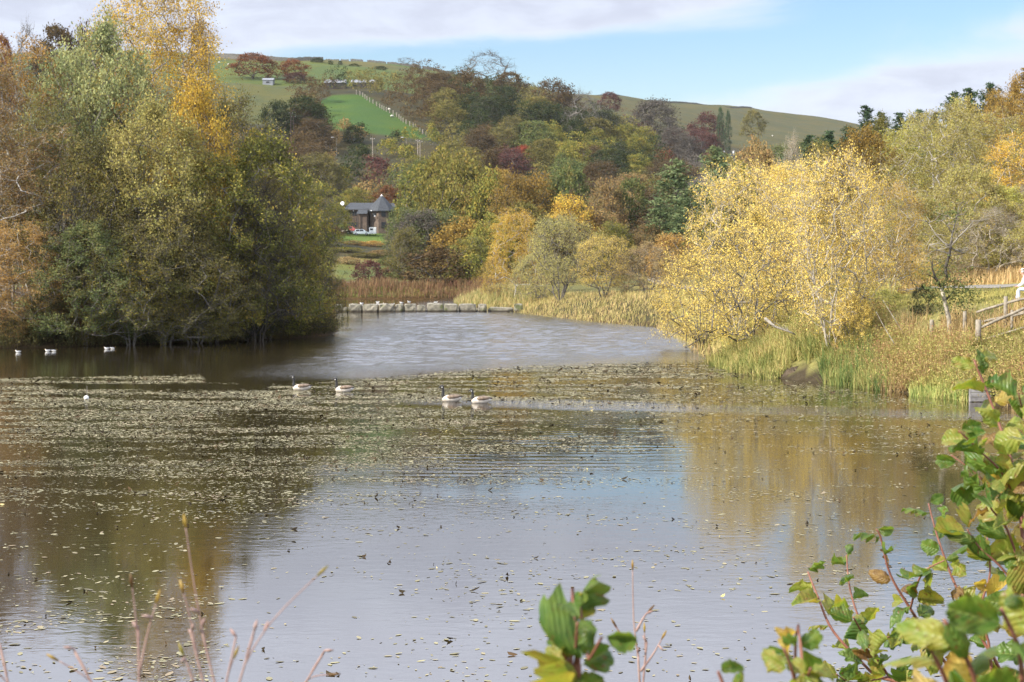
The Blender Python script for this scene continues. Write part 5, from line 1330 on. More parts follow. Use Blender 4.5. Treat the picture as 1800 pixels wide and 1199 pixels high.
# tall meadow grass and lawn
p = poly_pts(RL([(21, 103), (44, 97), (44, 118), (30, 121), (19, 120)]), 9000)
blades('tall_grass', 'tall golden meadow grass behind the path', p, rng.uniform(.45, .95, len(p)), .07, .28, B_STRAW, cat='grass')
p = poly_pts([(16, 78), (19, 74), (24, 66), (32, 60), (36, 80), (34, 92), (26, 95), (20, 100), (14, 100), (13, 90)], 15000)
blades('lawn_grass', 'short green grass on the bank around the fence', p, rng.uniform(.07, .22, len(p)), .05, .5, B_LAWN, cat='grass')
# leafy scrub on the right bank (brambles, docks, small willow shoots)
low_bank = lambda q: (terrain(q[:, 0], q[:, 1]) < 1.75) | (q[:, 0] < 17.2)
def scrub(name, label, poly, n, hmin, hmax, m, f=None, leaf=.075, spread=.25, per=26):
    c = poly_pts(poly, n, f); z = np.maximum(terrain(c[:, 0], c[:, 1]), 0.02); h = rng.uniform(hmin, hmax, n)
    t = rng.uniform(0.1, 1, (n, per)) ** 0.8
    pts = np.stack([c[:, 0:1] + rng.normal(0, spread, (n, per)), c[:, 1:2] + rng.normal(0, spread, (n, per)), z[:, None] + h[:, None] * t], 2).reshape(-1, 3)
    lv = leaf_quads(pts, leaf, leaf * .65)
    k = 4; A = np.repeat(np.stack([c[:, 0], c[:, 1], z], 1), k, 0); B = A + np.stack([rng.normal(0, spread * .9, n * k), rng.normal(0, spread * .9, n * k), np.repeat(h, k) * rng.uniform(.7, 1.1, n * k)], 1)
    st = edges_mesh(A, B, np.full(n * k, .008), np.full(n * k, .004), 3)
    V, F = merge([lv, st]); me = npmesh(name, V, F)
    return tag(link(name, me, m), label, 'scrub', kind='stuff')
SC1 = leafmat('scrub_gold', [(0.28, 0.20, 0.08), (0.48, 0.40, 0.13), (0.36, 0.38, 0.11), (0.56, 0.42, 0.20)])
SC2 = leafmat('scrub_green', [(0.14, 0.15, 0.05), (0.26, 0.27, 0.08), (0.36, 0.34, 0.10), (0.30, 0.22, 0.08)])
SC3 = leafmat('scrub_rust', [(0.24, 0.12, 0.07), (0.36, 0.20, 0.10), (0.42, 0.28, 0.14), (0.28, 0.22, 0.09)])
slope_poly = [(14.5, 76), WP(1540, 684), WP(1600, 692), WP(1700, 702), WP(1790, 714), (24, 57), (25.5, 64), (21.5, 70), (19.5, 75), (17.5, 84), (13, 92), (12, 88)]
scrub('bramble_scrub', 'golden leafy scrub on the slope below the fence', slope_poly, 2300, .3, 1.0, SC1, low_bank)
scrub('leafy_scrub', 'greener leafy weeds mixed into the slope below the fence', [(18.6, 69), WP(1700, 702), WP(1795, 714), (25, 57), (26, 63), (22.5, 69)], 1400, .3, .7, SC2, lambda q: terrain(q[:, 0], q[:, 1]) < 2.1)
scrub('rusty_scrub', 'rusty dry weeds around the pale forked willow stems', slope_poly, 500, .4, 1.1, SC3, lambda q: (fbm(q[:, 0] * .7, q[:, 1] * .7, 2) > .5) & low_bank(q))
scrub('willow_scrub', 'yellow leafy brush under the willows of the right bank', RL([(11, 86), (14, 82), (19, 84), (20, 96), (16, 120), (12.4, 118), (11.3, 100)]), 1100, .5, 1.6, SC1, spread=.35)
bank = RL([(-31, 100.3), (-24.5, 103.2), (-18, 108.4), (-15, 110.9), (-12.8, 115.5), (-12.4, 121), (-15, 122), (-18, 113), (-27, 107), (-33, 104)])
SC4 = leafmat('scrub_dark', [(0.035, 0.04, 0.02), (0.07, 0.075, 0.03), (0.11, 0.09, 0.035), (0.13, 0.10, 0.04)])
scrub('bank_scrub', 'dark leafy brush overhanging the left waterline', bank, 1300, .4, 1.7, SC4, leaf=.13, spread=.4)
SC5 = leafmat('litter', [(0.18, 0.08, 0.04), (0.30, 0.13, 0.06), (0.36, 0.18, 0.08), (0.2, 0.12, 0.06)])
scrub('bracken', 'rusty bracken between the trunks of the left bank', RL([(-31, 103), (-24, 106), (-19, 110), (-19, 114), (-33, 110)]), 420, .4, 1.6, SC5, leaf=.15, spread=.45)

# brown mound at the shore
PEAT = speckle('peat', (0.055, 0.038, 0.022), (0.13, 0.095, 0.06), 7, 0.95, 1.0, 0.08)
mb = MB(); V = []; F = []; nr, ns = 9, 40
mx_, my_ = WP(1405, 664)
for i in range(nr):
    r_ = i / (nr - 1)
    for k in range(ns):
        a = 2 * math.pi * k / ns; q = r_ * (1 + .08 * math.sin(3 * a + 1) + .05 * math.sin(7 * a))
        V.append((1.08 * q * math.cos(a), .7 * q * math.sin(a), .46 * max(0, 1 - r_ ** 2.2) ** .8 * (1 + .2 * math.sin(2 * a + .5)) + rng.normal(0, .018) - .04))
for i in range(nr - 1):
    for k in range(ns): F.append((i * ns + k, i * ns + (k + 1) % ns, (i + 1) * ns + (k + 1) % ns, (i + 1) * ns + k))
mb.poly(V, F); mo = mb.build('earth_mound', PEAT, None, False, (mx_, my_, 0)); tag(mo, 'low brown mound of rotten reeds in the water before the marsh grass', 'mound')

# fallen branch in the marsh grass
def stick(name, pts, r0, r1, m, label, cat='branch', twigs=0):
    e = tag(empty(name, pts[0]), label, cat)
    q = [Vector(p) - Vector(pts[0]) for p in pts]
    mb = MB(); mb.tube(q, list(np.linspace(r0, r1, len(q))), 6); mb.build('limb', m, e, True)
    for i in range(twigs):
        j = int(rng.integers(1, len(q))); d = Vector(rng.normal(0, 1, 3)); d.z = abs(d.z); d.normalize(); L = rng.uniform(.3, .9)
        mb = MB(); mb.tube([q[j], q[j] + d * L * .5, q[j] + d * L + Vector((0, 0, -.05))], [r1 * .8, r1 * .5, .006], 4); mb.build('twig', m, e)
    return e
BR = barkmat('bark_dead', (0.14, 0.12, 0.09), (0.30, 0.27, 0.22))
stick('fallen_branch', [P(1345, 560, 80), P(1362, 574, 79.5), P(1385, 582, 79), P(1398, 588, 79)], .08, .03, BR, 'bare forked branch sticking out above the marsh grass', twigs=5)
stick('leaning_stem', [P(1540, 548, 74), P(1556, 578, 73), P(1572, 604, 72)], .011, .02, BR, 'pale dead stem leaning in the scrub, left one of two')
stick('leaning_stem', [P(1552, 528, 75), P(1572, 560, 74.5), P(1590, 590, 74)], .010, .018, BR, 'pale dead stem leaning in the scrub, right one of two')

# dead-topped tree
def custom_tree(px, Y, base_px, spec, label, crown_pts, pal):
    X = (px - 900) / FOC * Y; z0 = gz(X, Y); e = tag(empty('dead_topped_tree', (X, Y, z0)), label, 'tree')
    for nm, pts, r0, r1, m in spec:
        q = [P(a, b, Y + dy) - Vector((X, Y, z0)) for a, b, dy in pts]
        if nm == 'trunk': q[0].z = -.3
        mb = MB(); mb.tube(q, list(np.linspace(r0, r1, len(q))), 6)
        for _ in range(7 if nm == 'limb' else 0):
            j = int(rng.integers(1, len(q))); d = Vector(rng.normal(0, 1, 3)); d.z = d.z * .6 + .3; d.normalize(); L = rng.uniform(.3, .8)
            mb.tube([q[j], q[j] + d * L * .5, q[j] + d * L + Vector(rng.normal(0, .1, 3))], [.022, .015, .005], 4)
        mb.build(nm, m, e, True)
    pts = np.concatenate([np.array(P(a, b, Y)) - np.array((X, Y, z0)) + rng.normal(0, 1, (n, 3)) * (s_, s_, s_ * .7) for a, b, s_, n in crown_pts])
    link('crown', npmesh('sparse_leaves', *leaf_quads(pts, .11, .07)), LF(pal), e)
custom_tree(1670, 72, 605, [
 ('trunk', [(1671, 605, 0), (1668, 560, .1), (1660, 528, 0), (1655, 505, -.1)], .11, .08, BARKP),
 ('limb', [(1655, 505, 0), (1664, 490, .1), (1662, 470, .2), (1668, 450, 0), (1672, 432, 0)], .09, .05, BARKD),
 ('limb', [(1655, 505, 0), (1645, 490, -.3), (1638, 470, -.3), (1640, 455, -.2)], .06, .02, BARKD),
 ('limb', [(1660, 530, 0), (1675, 515, .3), (1680, 495, .5)], .05, .02, BARKD),
 ('limb', [(1672, 432, 0), (1660, 428, 0), (1645, 412, 0), (1632, 392, .1)], .05, .015, BR),
 ('limb', [(1672, 450, 0), (1662, 444, .2), (1648, 440, .1), (1634, 430, .1)], .05, .015, BR),
 ('limb', [(1672, 432, 0), (1684, 418, 0), (1700, 402, .2), (1712, 388, .2)], .05, .015, BR),
 ('limb', [(1672, 436, 0), (1680, 440, .2), (1696, 445, .2), (1702, 436, 0)], .04, .015, BR),
 ('limb', [(1670, 440, 0), (1674, 410, 0), (1682, 380, .2), (1686, 362, .1)], .05, .012, BARK),
 ('limb', [(1674, 410, 0), (1664, 395, 0), (1655, 388, 0), (1668, 380, .1)], .03, .012, BR)],
 'small gnarled tree with pale dead top branches standing before the path', [(1655, 500, .45, 520), (1680, 510, .55, 520), (1700, 520, .4, 200), (1640, 470, .4, 120), (1672, 375, .45, 260), (1690, 480, .4, 100), (1665, 540, .35, 120)], 'midgreen')

# timber box at the water edge
TIM = speckle('grey_timber', (0.16, 0.15, 0.15), (0.32, 0.31, 0.30), 4, 0.85)
bx0 = P(1712, 706, 63.5); jt = tag(empty('timber_landing', (bx0.x + .7, 63.8, 0)), 'grey timber landing box at the water edge behind the big foreground leaves', 'landing')
for k in range(3):
    mb = MB(); mb.box((0, -.5, .10 + k * .17), (1.8, .06, .155)); mb.build('plank', TIM, jt)
for k in range(8):
    mb = MB(); mb.box((-.79 + k * .225, 0, .545), (.21, 1.1, .04)); mb.build('plank', TIM, jt)
for s_ in (-.86, .86):
    mb = MB(); mb.box((s_, -.42, .1), (.1, .1, .86)); mb.build('post', TIM, jt)

# rail fence
def wfence(label, posts, rails, name='rail_fence', group=None):
    o = Vector(posts[0][0]); e = tag(empty(name, (o.x, o.y, gz(o.x, o.y))), label, 'fence', group)
    for (top, h, r_) in posts:
        t_ = Vector(top) - e.location; zg = gz(top[0], top[1]) - e.location.z
        mb = MB(); mb.tube([(t_.x, t_.y, zg - .3), (t_.x, t_.y, (t_.z + zg) / 2), (t_.x, t_.y, t_.z - .02), (t_.x, t_.y, t_.z)], [r_, r_ * .97, r_ * .95, r_ * .8], 9); mb.build('post', FPM, e, True)
    for a, b, r_ in rails:
        a_, b_ = Vector(a) - e.location, Vector(b) - e.location
        mb = MB(); mb.tube([a_, a_.lerp(b_, .33) + Vector((0, 0, .012)), a_.lerp(b_, .66), b_], r_, 7); mb.build('rail', FPM, e, True)
FPM = speckle('fence_wood', (0.15, 0.13, 0.10), (0.30, 0.26, 0.20), 5, 0.9)
def bank_Y(px, row):
    Ys = np.arange(58, 84, .1); X = (px - 900) / FOC * Ys
    return float(Ys[int(np.argmin(np.abs(HOR - (terrain(X, Ys) - CAMH) / Ys * FOC - row)))])
ya, yb = bank_Y(1720, 618), bank_Y(1815, 590)
wfence('thick round-post fence nearest the water, rising out of the frame', [(P(1720, 562, ya), 1.2, .12), (P(1815, 512, yb), 1.2, .11)], [(P(1722, 577, ya), P(1812, 537, yb), .06), (P(1722, 600, ya), P(1812, 572, yb), .05)])
ya, yb, yc_, yd = bank_Y(1768, 574), bank_Y(1696, 588), bank_Y(1840, 556), bank_Y(1638, 600)
wfence('square-post fence behind it with two grey rails', [(P(1768, 521, ya), 1.2, .085), (P(1696, 547, yb), 1.1, .08), (P(1840, 503, yc_), 1.2, .08), (P(1638, 562, yd), .9, .09)],
       [(P(1768, 533, ya), P(1842, 516, yc_), .055), (P(1717, 549, (ya + yb) / 2), P(1768, 533, ya), .055), (P(1727, 566, (ya + yb) / 2), P(1768, 556, ya), .055), (P(1768, 556, ya), P(1842, 540, yc_), .055)])
ya, yb = bank_Y(1779, 592), bank_Y(1850, 580)
wfence('short low post with rail between the two fences', [(P(1779, 545, ya), .8, .06), (P(1850, 530, yb), .8, .05)], [(P(1779, 556, ya), P(1850, 540, yb), .04)])

# ------------------------------------------------------------------ people
SKIN = mat('skin', lambda t: principled(t, (0.50, 0.27, 0.20), 0.6))
JEAN = speckle('pale_jeans', (0.42, 0.50, 0.62), (0.55, 0.62, 0.72), 20, 0.9, 0.2)
SHIRTW = speckle('white_shirt', (0.72, 0.72, 0.70), (0.82, 0.82, 0.8), 9, 0.9, 0.2)
HAIRW = speckle('grey_hair', (0.50, 0.47, 0.42), (0.68, 0.64, 0.58), 30, 0.8)
HAIRD = speckle('dark_hair', (0.04, 0.03, 0.02), (0.09, 0.06, 0.04), 30, 0.7)
PINK = speckle('pink_coat', (0.62, 0.12, 0.20), (0.75, 0.20, 0.28), 9, 0.8, 0.2)
NAVY = speckle('navy_trousers', (0.03, 0.035, 0.06), (0.06, 0.07, 0.10), 12, 0.9, 0.2)
SHOE = speckle('shoe', (0.03, 0.028, 0.026), (0.07, 0.06, 0.06), 12, 0.6)
def skin_body(name, joints, edges, m, parent, sub=2, root=0):
    me = bpy.data.meshes.new(name); me.from_pydata([j[0] for j in joints], edges, []); me.update()
    o = link(name, me, m, parent)
    sk = o.modifiers.new('skin', 'SKIN'); lay = me.skin_vertices[0] if me.skin_vertices else None
    if lay is None:
        bpy.context.view_layer.objects.active = o
    for i, j in enumerate(joints):
        r = j[1]; me.skin_vertices[0].data[i].radius = (r, r) if not hasattr(r, '__len__') else r
        me.skin_vertices[0].data[i].use_root = (i == root)
    sb = o.modifiers.new('sub', 'SUBSURF'); sb.levels = sub; sb.render_levels = sub
    for p_ in me.polygons: p_.use_smooth = True
    dg = bpy.context.evaluated_depsgraph_get(); me2 = bpy.data.meshes.new_from_object(o.evaluated_get(dg))
    o.modifiers.clear(); o.data = me2
    for p_ in me2.polygons: p_.use_smooth = True
    if not me2.materials: me2.materials.append(m)
    return o
def person(loc, rz, label, pose, top_m, leg_m, hair_m, s=1.0, sleeves=True):
    e = tag(empty('person', loc, rz), label, 'person'); e.scale = (s, s, s)
    # faces +x
    if pose == 'sit':
        hipz = .48
        J = dict(pel=(0, 0, hipz + .08), sp=(.06, 0, hipz + .30), ch=(.16, 0, hipz + .50), nk=(.24, 0, hipz + .64), h0=(.28, 0, hipz + .70), h1=(.31, 0, hipz + .84))
        for s_, n in ((-1, 'l'), (1, 'r')):
            J.update({'hip' + n: (.02, s_ * .10, hipz + .04), 'kn' + n: (.44, s_ * .12, hipz + .04), 'an' + n: (.50 - .08 * (s_ > 0), s_ * .12, .09), 'to' + n: (.68 - .08 * (s_ > 0), s_ * .13, .045),
                      'sh' + n: (.18, s_ * .19, hipz + .54), 'el' + n: (.28, s_ * .23, hipz + .27), 'wr' + n: (.46, s_ * .10, hipz + .17), 'ha' + n: (.54, s_ * .06, hipz + .16)})
    else:
        st = .16 if pose == 'walk' else .04
        J = dict(pel=(0, 0, .95), sp=(0, 0, 1.12), ch=(.01, 0, 1.32), nk=(.02, 0, 1.47), h0=(.03, 0, 1.53), h1=(.04, 0, 1.68))
        for s_, n in ((-1, 'l'), (1, 'r')):
            J.update({'hip' + n: (0, s_ * .10, .90), 'kn' + n: (.06 + st * s_ * .6, s_ * .10, .50), 'an' + n: (st * s_, s_ * .10, .09), 'to' + n: (.18 + st * s_, s_ * .11, .04),
                      'sh' + n: (0, s_ * .19, 1.40), 'el' + n: (-.02 - .06 * s_, s_ * .25, 1.12), 'wr' + n: (.08 - .1 * s_, s_ * .25, .88), 'ha' + n: (.10 - .1 * s_, s_ * .25, .80)})
    R_ = dict(pel=.13, sp=.12, ch=.14, nk=.055, h0=.06, h1=.085, hip=.085, kn=.058, an=.038, to=.032, sh=.06, el=.042, wr=.028, ha=.035)
    names = list(J); rad = [R_.get(n, R_.get(n[:-1])) for n in names]
    ix = {n: i for i, n in enumerate(names)}
    E = [('pel', 'sp'), ('sp', 'ch'), ('ch', 'nk'), ('nk', 'h0'), ('h0', 'h1')]
    for n in 'lr': E += [('pel', 'hip' + n), ('hip' + n, 'kn' + n), ('kn' + n, 'an' + n), ('an' + n, 'to' + n), ('ch', 'sh' + n), ('sh' + n, 'el' + n), ('el' + n, 'wr' + n), ('wr' + n, 'ha' + n)]
    skin_body('body', [(J[n], rad[i]) for i, n in enumerate(names)], [(ix[a], ix[b]) for a, b in E], SKIN, e)
    def cloth(name, keys, edges, grow_, m, cut=None):
        k = {n: i for i, n in enumerate(keys)}
        skin_body(name, [(J[n], R_.get(n, R_.get(n[:-1])) + grow_) for n in keys], [(k[a], k[b]) for a, b in edges], m, e)
    cloth('trousers', ['pel', 'hipl', 'knl', 'anl', 'hipr', 'knr', 'anr'], [('pel', 'hipl'), ('hipl', 'knl'), ('knl', 'anl'), ('pel', 'hipr'), ('hipr', 'knr'), ('knr', 'anr')], .022, leg_m)
    cloth('jacket' if sleeves else 'shirt', ['sp', 'pel', 'ch', 'shl', 'ell', 'shr', 'elr', 'wrl', 'wrr'], [('pel', 'sp'), ('sp', 'ch'), ('ch', 'shl'), ('shl', 'ell'), ('ch', 'shr'), ('shr', 'elr'), ('ell', 'wrl'), ('elr', 'wrr')], .028, top_m)
    hx_, hz_ = J['h1'][0], J['h1'][2]
    mb = MB(); mb.tube([(hx_ - .06, 0, hz_ - .09), (hx_ - .05, 0, hz_ + .0), (hx_ - .02, 0, hz_ + .06), (hx_, 0, hz_ + .10)], [.075, .10, .085, .03], 10); mb.build('hair', hair_m, e, True)
    mb = MB(); mb.tube([(hx_ + .07, 0, hz_ + .0), (hx_ + .105, 0, hz_ - .04)], [.012, .02], 6); mb.build('nose', SKIN, e, True)
    for n, s_ in (('l', -1), ('r', 1)):
        a = Vector(J['an' + n]); b = Vector(J['to' + n]); mb = MB(); mb.tube([a + Vector((-.05, 0, -.04)), a + Vector((.03, 0, -.03)), b, b + Vector((.05, 0, 0))], [.045, .05, .042, .02], 8); mb.build('shoe', SHOE, e, True)
        for f in range(4):
            h = Vector(J['ha' + n]); mb = MB(); d = (Vector(J['ha' + n]) - Vector(J['wr' + n])).normalized(); o_ = Vector((0, (f - 1.5) * .018, 0))
            mb.tube([h + o_, h + o_ + d * (.04 + .006 * (f in (1, 2))), h + o_ + d * .07 + Vector((0, 0, -.02))], [.009, .009, .006], 5); mb.build('finger', SKIN, e, True)
        h = Vector(J['ha' + n]); mb = MB(); mb.tube([h, h + d * .02 + Vector((0, -s_ * .03, .01)), h + d * .045 + Vector((0, -s_ * .035, .005))], [.011, .010, .008], 5); mb.build('thumb', SKIN, e, True)
    return e
pp = P(1800, 533, 75); gz_ = gz(pp.x, 75)
person((pp.x + .22, 75, gz_), math.pi - .25, 'person in pale jeans and white top sitting bent forward at the right picture edge', 'sit', SHIRTW, JEAN, HAIRW, 1.02)
bn = tag(empty('park_bench', (pp.x + .30, 75.05, gz_), -.25), 'wooden bench under the seated person at the right picture edge', 'bench')
for k in range(3):
    mb = MB(); mb.box((-.12 + k * .15, 0, .43), (.13, 1.5, .04)); mb.build('seat_slat', TIM, bn)
for k in range(2):
    mb = MB(); mb.box((.33, 0, .62 + k * .16), (.035, 1.5, .12)); mb.build('back_slat', TIM, bn)
for s_ in (-.6, .6):
    for x_, h in ((-.14, .41), (.30, .86)):
        mb = MB(); mb.box((x_, s_, h / 2 - .05), (.06, .06, h + .1)); mb.build('leg', TIM, bn)
for px, Y, m, hm, lab in [(1156, 258, PINK, HAIRD, 'distant walker in a pink coat on the far path'), (1148, 262, SHIRTW, HAIRD, 'distant walker in a white top beside the pink coat')]:
    Y = G(Y); X = (px - 900) / FOC * Y; person((X, Y, max(gz(X, Y), P(px, 494, Y).z)), 1.7, lab, 'walk', m, NAVY, hm)

# ------------------------------------------------------------------ floating pondweed
PADM = leafmat('pondweed', [(0.08, 0.065, 0.03), (0.17, 0.15, 0.07), (0.32, 0.29, 0.15), (0.24, 0.18, 0.10)], 0.1, 0.5, 0.10)
PADD = leafmat('pondweed_dark', [(0.02, 0.016, 0.012), (0.05, 0.04, 0.025), (0.09, 0.06, 0.035)], 0.1, 0.5)
def sst(v, a, b):
    t = np.clip((v - a) / (b - a), 0, 1); return t * t * (3 - 2 * t)
def pad_density(x, y):
    px = 900 + FOC * x / y; py = HOR + FOC * CAMH / y
    st = fbm(x * 0.35 + 40, y * 0.9, 21, 4); big = fbm(x * .09 + 7, y * .14, 33, 3)
    # upper limit of the weed beds
    up = np.interp(px, [-200, 0, 340, 480, 620, 900, 1250, 1300, 1600, 1800], [668, 664, 658, 676, 668, 644, 633, 650, 700, 730]) + (st - .5) * 10
    bed = sst(py, up - 1, up + 3)
    gap = sst(px, 60, 110) * (1 - sst(px, 450, 480)) * sst(py, 673 + (st - .5) * 6, 676) * (1 - sst(py, 684, 687))
    gap2 = (1 - sst(py, 672, 676)) * sst(px, 352, 362) * (1 - sst(px, 470, 480))
    dense = bed * (1 - gap) * (1 - gap2)
    core = 1 - sst(py + (px - 400) * 0.10 * (px > 400) + (big - .5) * 120, 790, 930)
    right = 1 - sst(px + (big - .5) * 240, 1120, 1300)
    d = dense * (0.10 + 0.90 * core * (0.20 + 0.80 * right)) * (0.10 + 1.0 * sst(st, .40, .60))
    wake = sst(px, 640, 720) * np.exp(-((py - 714 - (px - 850) * .02) / 9.0) ** 2) + np.exp(-((py - 689) / 4.0) ** 2) * sst(px, 535, 550) * (1 - sst(px, 700, 900))
    d *= 1 - .85 * np.clip(wake, 0, 1)
    mid = .10 + .5 * sst(st, .5, .66)
    d = np.where(py > 860, np.maximum(d * .8, .16 * mid * (1 - .8 * sst(px, 380, 620) * sst(py, 980, 1080) * (1 - sst(px, 880, 980)))), d)
    d = d + .30 * sst(st, .48, .62) * np.exp(-((py - 785) / 30.0) ** 2) * sst(px, 1350, 1450) * bed
    d = d + .22 * sst(st, .42, .6) * np.exp(-((py - 850) / 38.0) ** 2) * sst(px, 1150, 1280)
    d = d * np.where((px > 330) & (px < 620) & (py > 930), .45, 1)
    d = d + .35 * sst(py, 1010, 1120) * (1 - sst(px, 330, 420)) * sst(st, .45, .6)
    return d * (lake_sd(x, y) < -0.3)
def scatter_pads(n):
    out = []; tot = 0
    while tot < n:
        m_ = 400000; y = np.sqrt(rng.uniform(20.0 ** 2, 96 ** 2, m_)); px = rng.uniform(-60, 1860, m_); x = (px - 900) / FOC * y
        # fewer but nearer pads: thin with distance so that the count stays sane
        k = pad_density(x, y) > rng.random(m_) ; p = np.stack([x[k], y[k]], 1); out.append(p); tot += len(p)
        if len(out) > 6: break
    return np.concatenate(out)[:n]
pp_ = scatter_pads(125000)
def pad_mesh(name, p, L, Wd, tilt, lift, m, label, curl=0.0):
    n = len(p); th = rng.uniform(0, 6.28, n); s_ = .35 + rng.gamma(1.6, .42, n).clip(0, 2.2)
    far = np.clip(p[:, 1] / 60, .7, 1.35)
    a = np.stack([np.cos(th), np.sin(th), rng.normal(0, tilt, n)], 1) * (L / 2 * s_ * far)[:, None]
    b = np.stack([-np.sin(th), np.cos(th), rng.normal(0, tilt, n)], 1) * (Wd / 2 * s_ * far)[:, None]
    c = np.stack([p[:, 0], p[:, 1], np.abs(a[:, 2]) * .6 + np.abs(b[:, 2]) * .6 + lift + rng.uniform(0, .003, n)], 1)
    if not curl and n > 1000:
        k = p[:, 1] > 38; V4 = np.stack([c - a, c - a * .1 + b, c + a, c + a * .1 - b], 1)[k].reshape(-1, 3)
    else: k = np.zeros(n, bool); V4 = np.zeros((0, 3))
    c, a, b = c[~k], a[~k], b[~k]; n = len(c)
    V = np.stack([c - a, c - a * .45 + b, c + a * .45 + b, c + a, c + a * .45 - b, c - a * .45 - b], 1)
    if curl: V[:, 3, 2] += rng.uniform(0, curl, n); V[:, 0, 2] += rng.uniform(0, curl * .5, n)
    i = np.arange(n)[:, None] * 6
    F6 = np.concatenate([np.concatenate([i, i + 1, i + 2, i + 3], 1), np.concatenate([i, i + 3, i + 4, i + 5], 1)])
    me = npmesh(name, np.concatenate([V.reshape(-1, 3), V4]), np.concatenate([F6, 6 * n + np.arange(len(V4)).reshape(-1, 4)]))
    return tag(link(name, me, m), label, 'pondweed', kind='stuff')
pad_mesh('pondweed', pp_, .10, .042, .05, .003, PADM, 'pale floating pondweed leaves covering much of the lake')
sel = rng.random(len(pp_)) < .022; dk = pp_[sel] + rng.normal(0, .2, (sel.sum(), 2)); dk = dk[lake_sd(dk[:, 0], dk[:, 1]) < -.3]
pad_mesh('dead_leaves', dk,   .10, .04, .28, .0, PADD, 'dark curled dead leaves sticking out of the pondweed', curl=.05)
# fallen yellow leaves
q = poly_pts([(-6, 22), (6, 22), (17, 64), (8, 80), (-18, 80), (-18, 56)], 40)
pad_mesh('fallen_leaves', q, .08, .05, .2, .004, leafmat('fallen', [(0.5, .4, .15), (.6, .5, .25), (.45, .42, .15)], .2), 'scattered yellow fallen leaves floating on the lake', curl=.03)

# ------------------------------------------------------------------ foreground alder shoots
def f_leaf(c1, c2, edge, amt, vein=(0.36, 0.40, 0.12)):
    def f(t):
        v = objc(t); oi = t.new('ShaderNodeObjectInfo').outputs['Random']
        sp = t.new('ShaderNodeSeparateXYZ'); t.l.new(v, sp.inputs[0]); X, Y = sp.outputs[0], sp.outputs[1]
        va = t.new('ShaderNodeVectorMath', operation='ADD'); t.l.new(v, va.inputs[0]); t.l.new(t.m('MULTIPLY', oi, 9.0), va.inputs[1])
        n = t.noise(va.outputs[0], 22, 4, 0.65)
        ax = t.m('ABSOLUTE', X)
        ph = t.m('SUBTRACT', Y, t.m('MULTIPLY', ax, 0.75))
        vs = t.m('ABSOLUTE', t.m('SINE', t.m('ADD', t.m('MULTIPLY', ph, 300.0), t.m('MULTIPLY', n, 5.0))))
        vm = t.ss(vs, .16, .0)
        mid_ = t.ss(ax, .0016, .0004)
        vv = t.m('MAXIMUM', t.m('MULTIPLY', vm, .55), mid_)
        base = t.mix(t.ss(n, .35, .65), c1, c2)
        k = t.m('ADD', t.m('MULTIPLY', t.ss(ax, .008, .03), .35), t.m('MULTIPLY', t.ss(t.noise(va.outputs[0], 40, 3), .4, .7), .65))
        base = t.mix(t.ss(t.noise(va.outputs[0], 70, 3, .6), .60, .70), base, (.16, .09, .035))
        k2 = t.m('MULTIPLY', k, t.m('ADD', t.m('MULTIPLY', oi, amt), amt * .4), clamp=True)
        base = t.mix(k2, base, edge)
        base = t.mix(t.m('MULTIPLY', vv, .38), base, vein)
        b = t.new('ShaderNodeBump'); b.inputs['Strength'].default_value = .6; b.inputs['Distance'].default_value = .002
        t.l.new(vs, b.inputs['Height'])
        p = t.new('ShaderNodeBsdfPrincipled'); t.put(p.inputs['Base Color'], base); p.inputs['Roughness'].default_value = .36
        p.inputs['Specular IOR Level'].default_value = .35; t.l.new(b.outputs[0], p.inputs['Normal'])
        tr = t.new('ShaderNodeBsdfTranslucent'); t.put(tr.inputs[0], t.mix(1.0, base, (1.5, 1.4, .6), 'MULTIPLY'))
        mx = t.new('ShaderNodeMixShader'); mx.inputs[0].default_value = .5; t.l.new(p.outputs[0], mx.inputs[1]); t.l.new(tr.outputs[0], mx.inputs[2])
        return mx.outputs[0]
    return f
FL = [mat('alder_green', f_leaf((.055, .125, .025), (.13, .22, .045), (.30, .24, .06), .35)),
      mat('alder_lime', f_leaf((.17, .25, .045), (.32, .34, .08), (.34, .22, .07), .7)),
      mat('alder_yellow', f_leaf((.42, .34, .08), (.52, .40, .13), (.26, .12, .04), .7, (.5, .42, .2))),
      mat('alder_brown', f_leaf((.22, .13, .05), (.34, .22, .08), (.10, .05, .025), .8, (.4, .3, .15)))]
FSTEM = speckle('red_stem', (.16, .055, .035), (.26, .11, .07), 40, .6, .3, .002)
FSTEMB = speckle('grey_pink_stem', (.22, .13, .11), (.34, .23, .19), 40, .7, .3, .002)
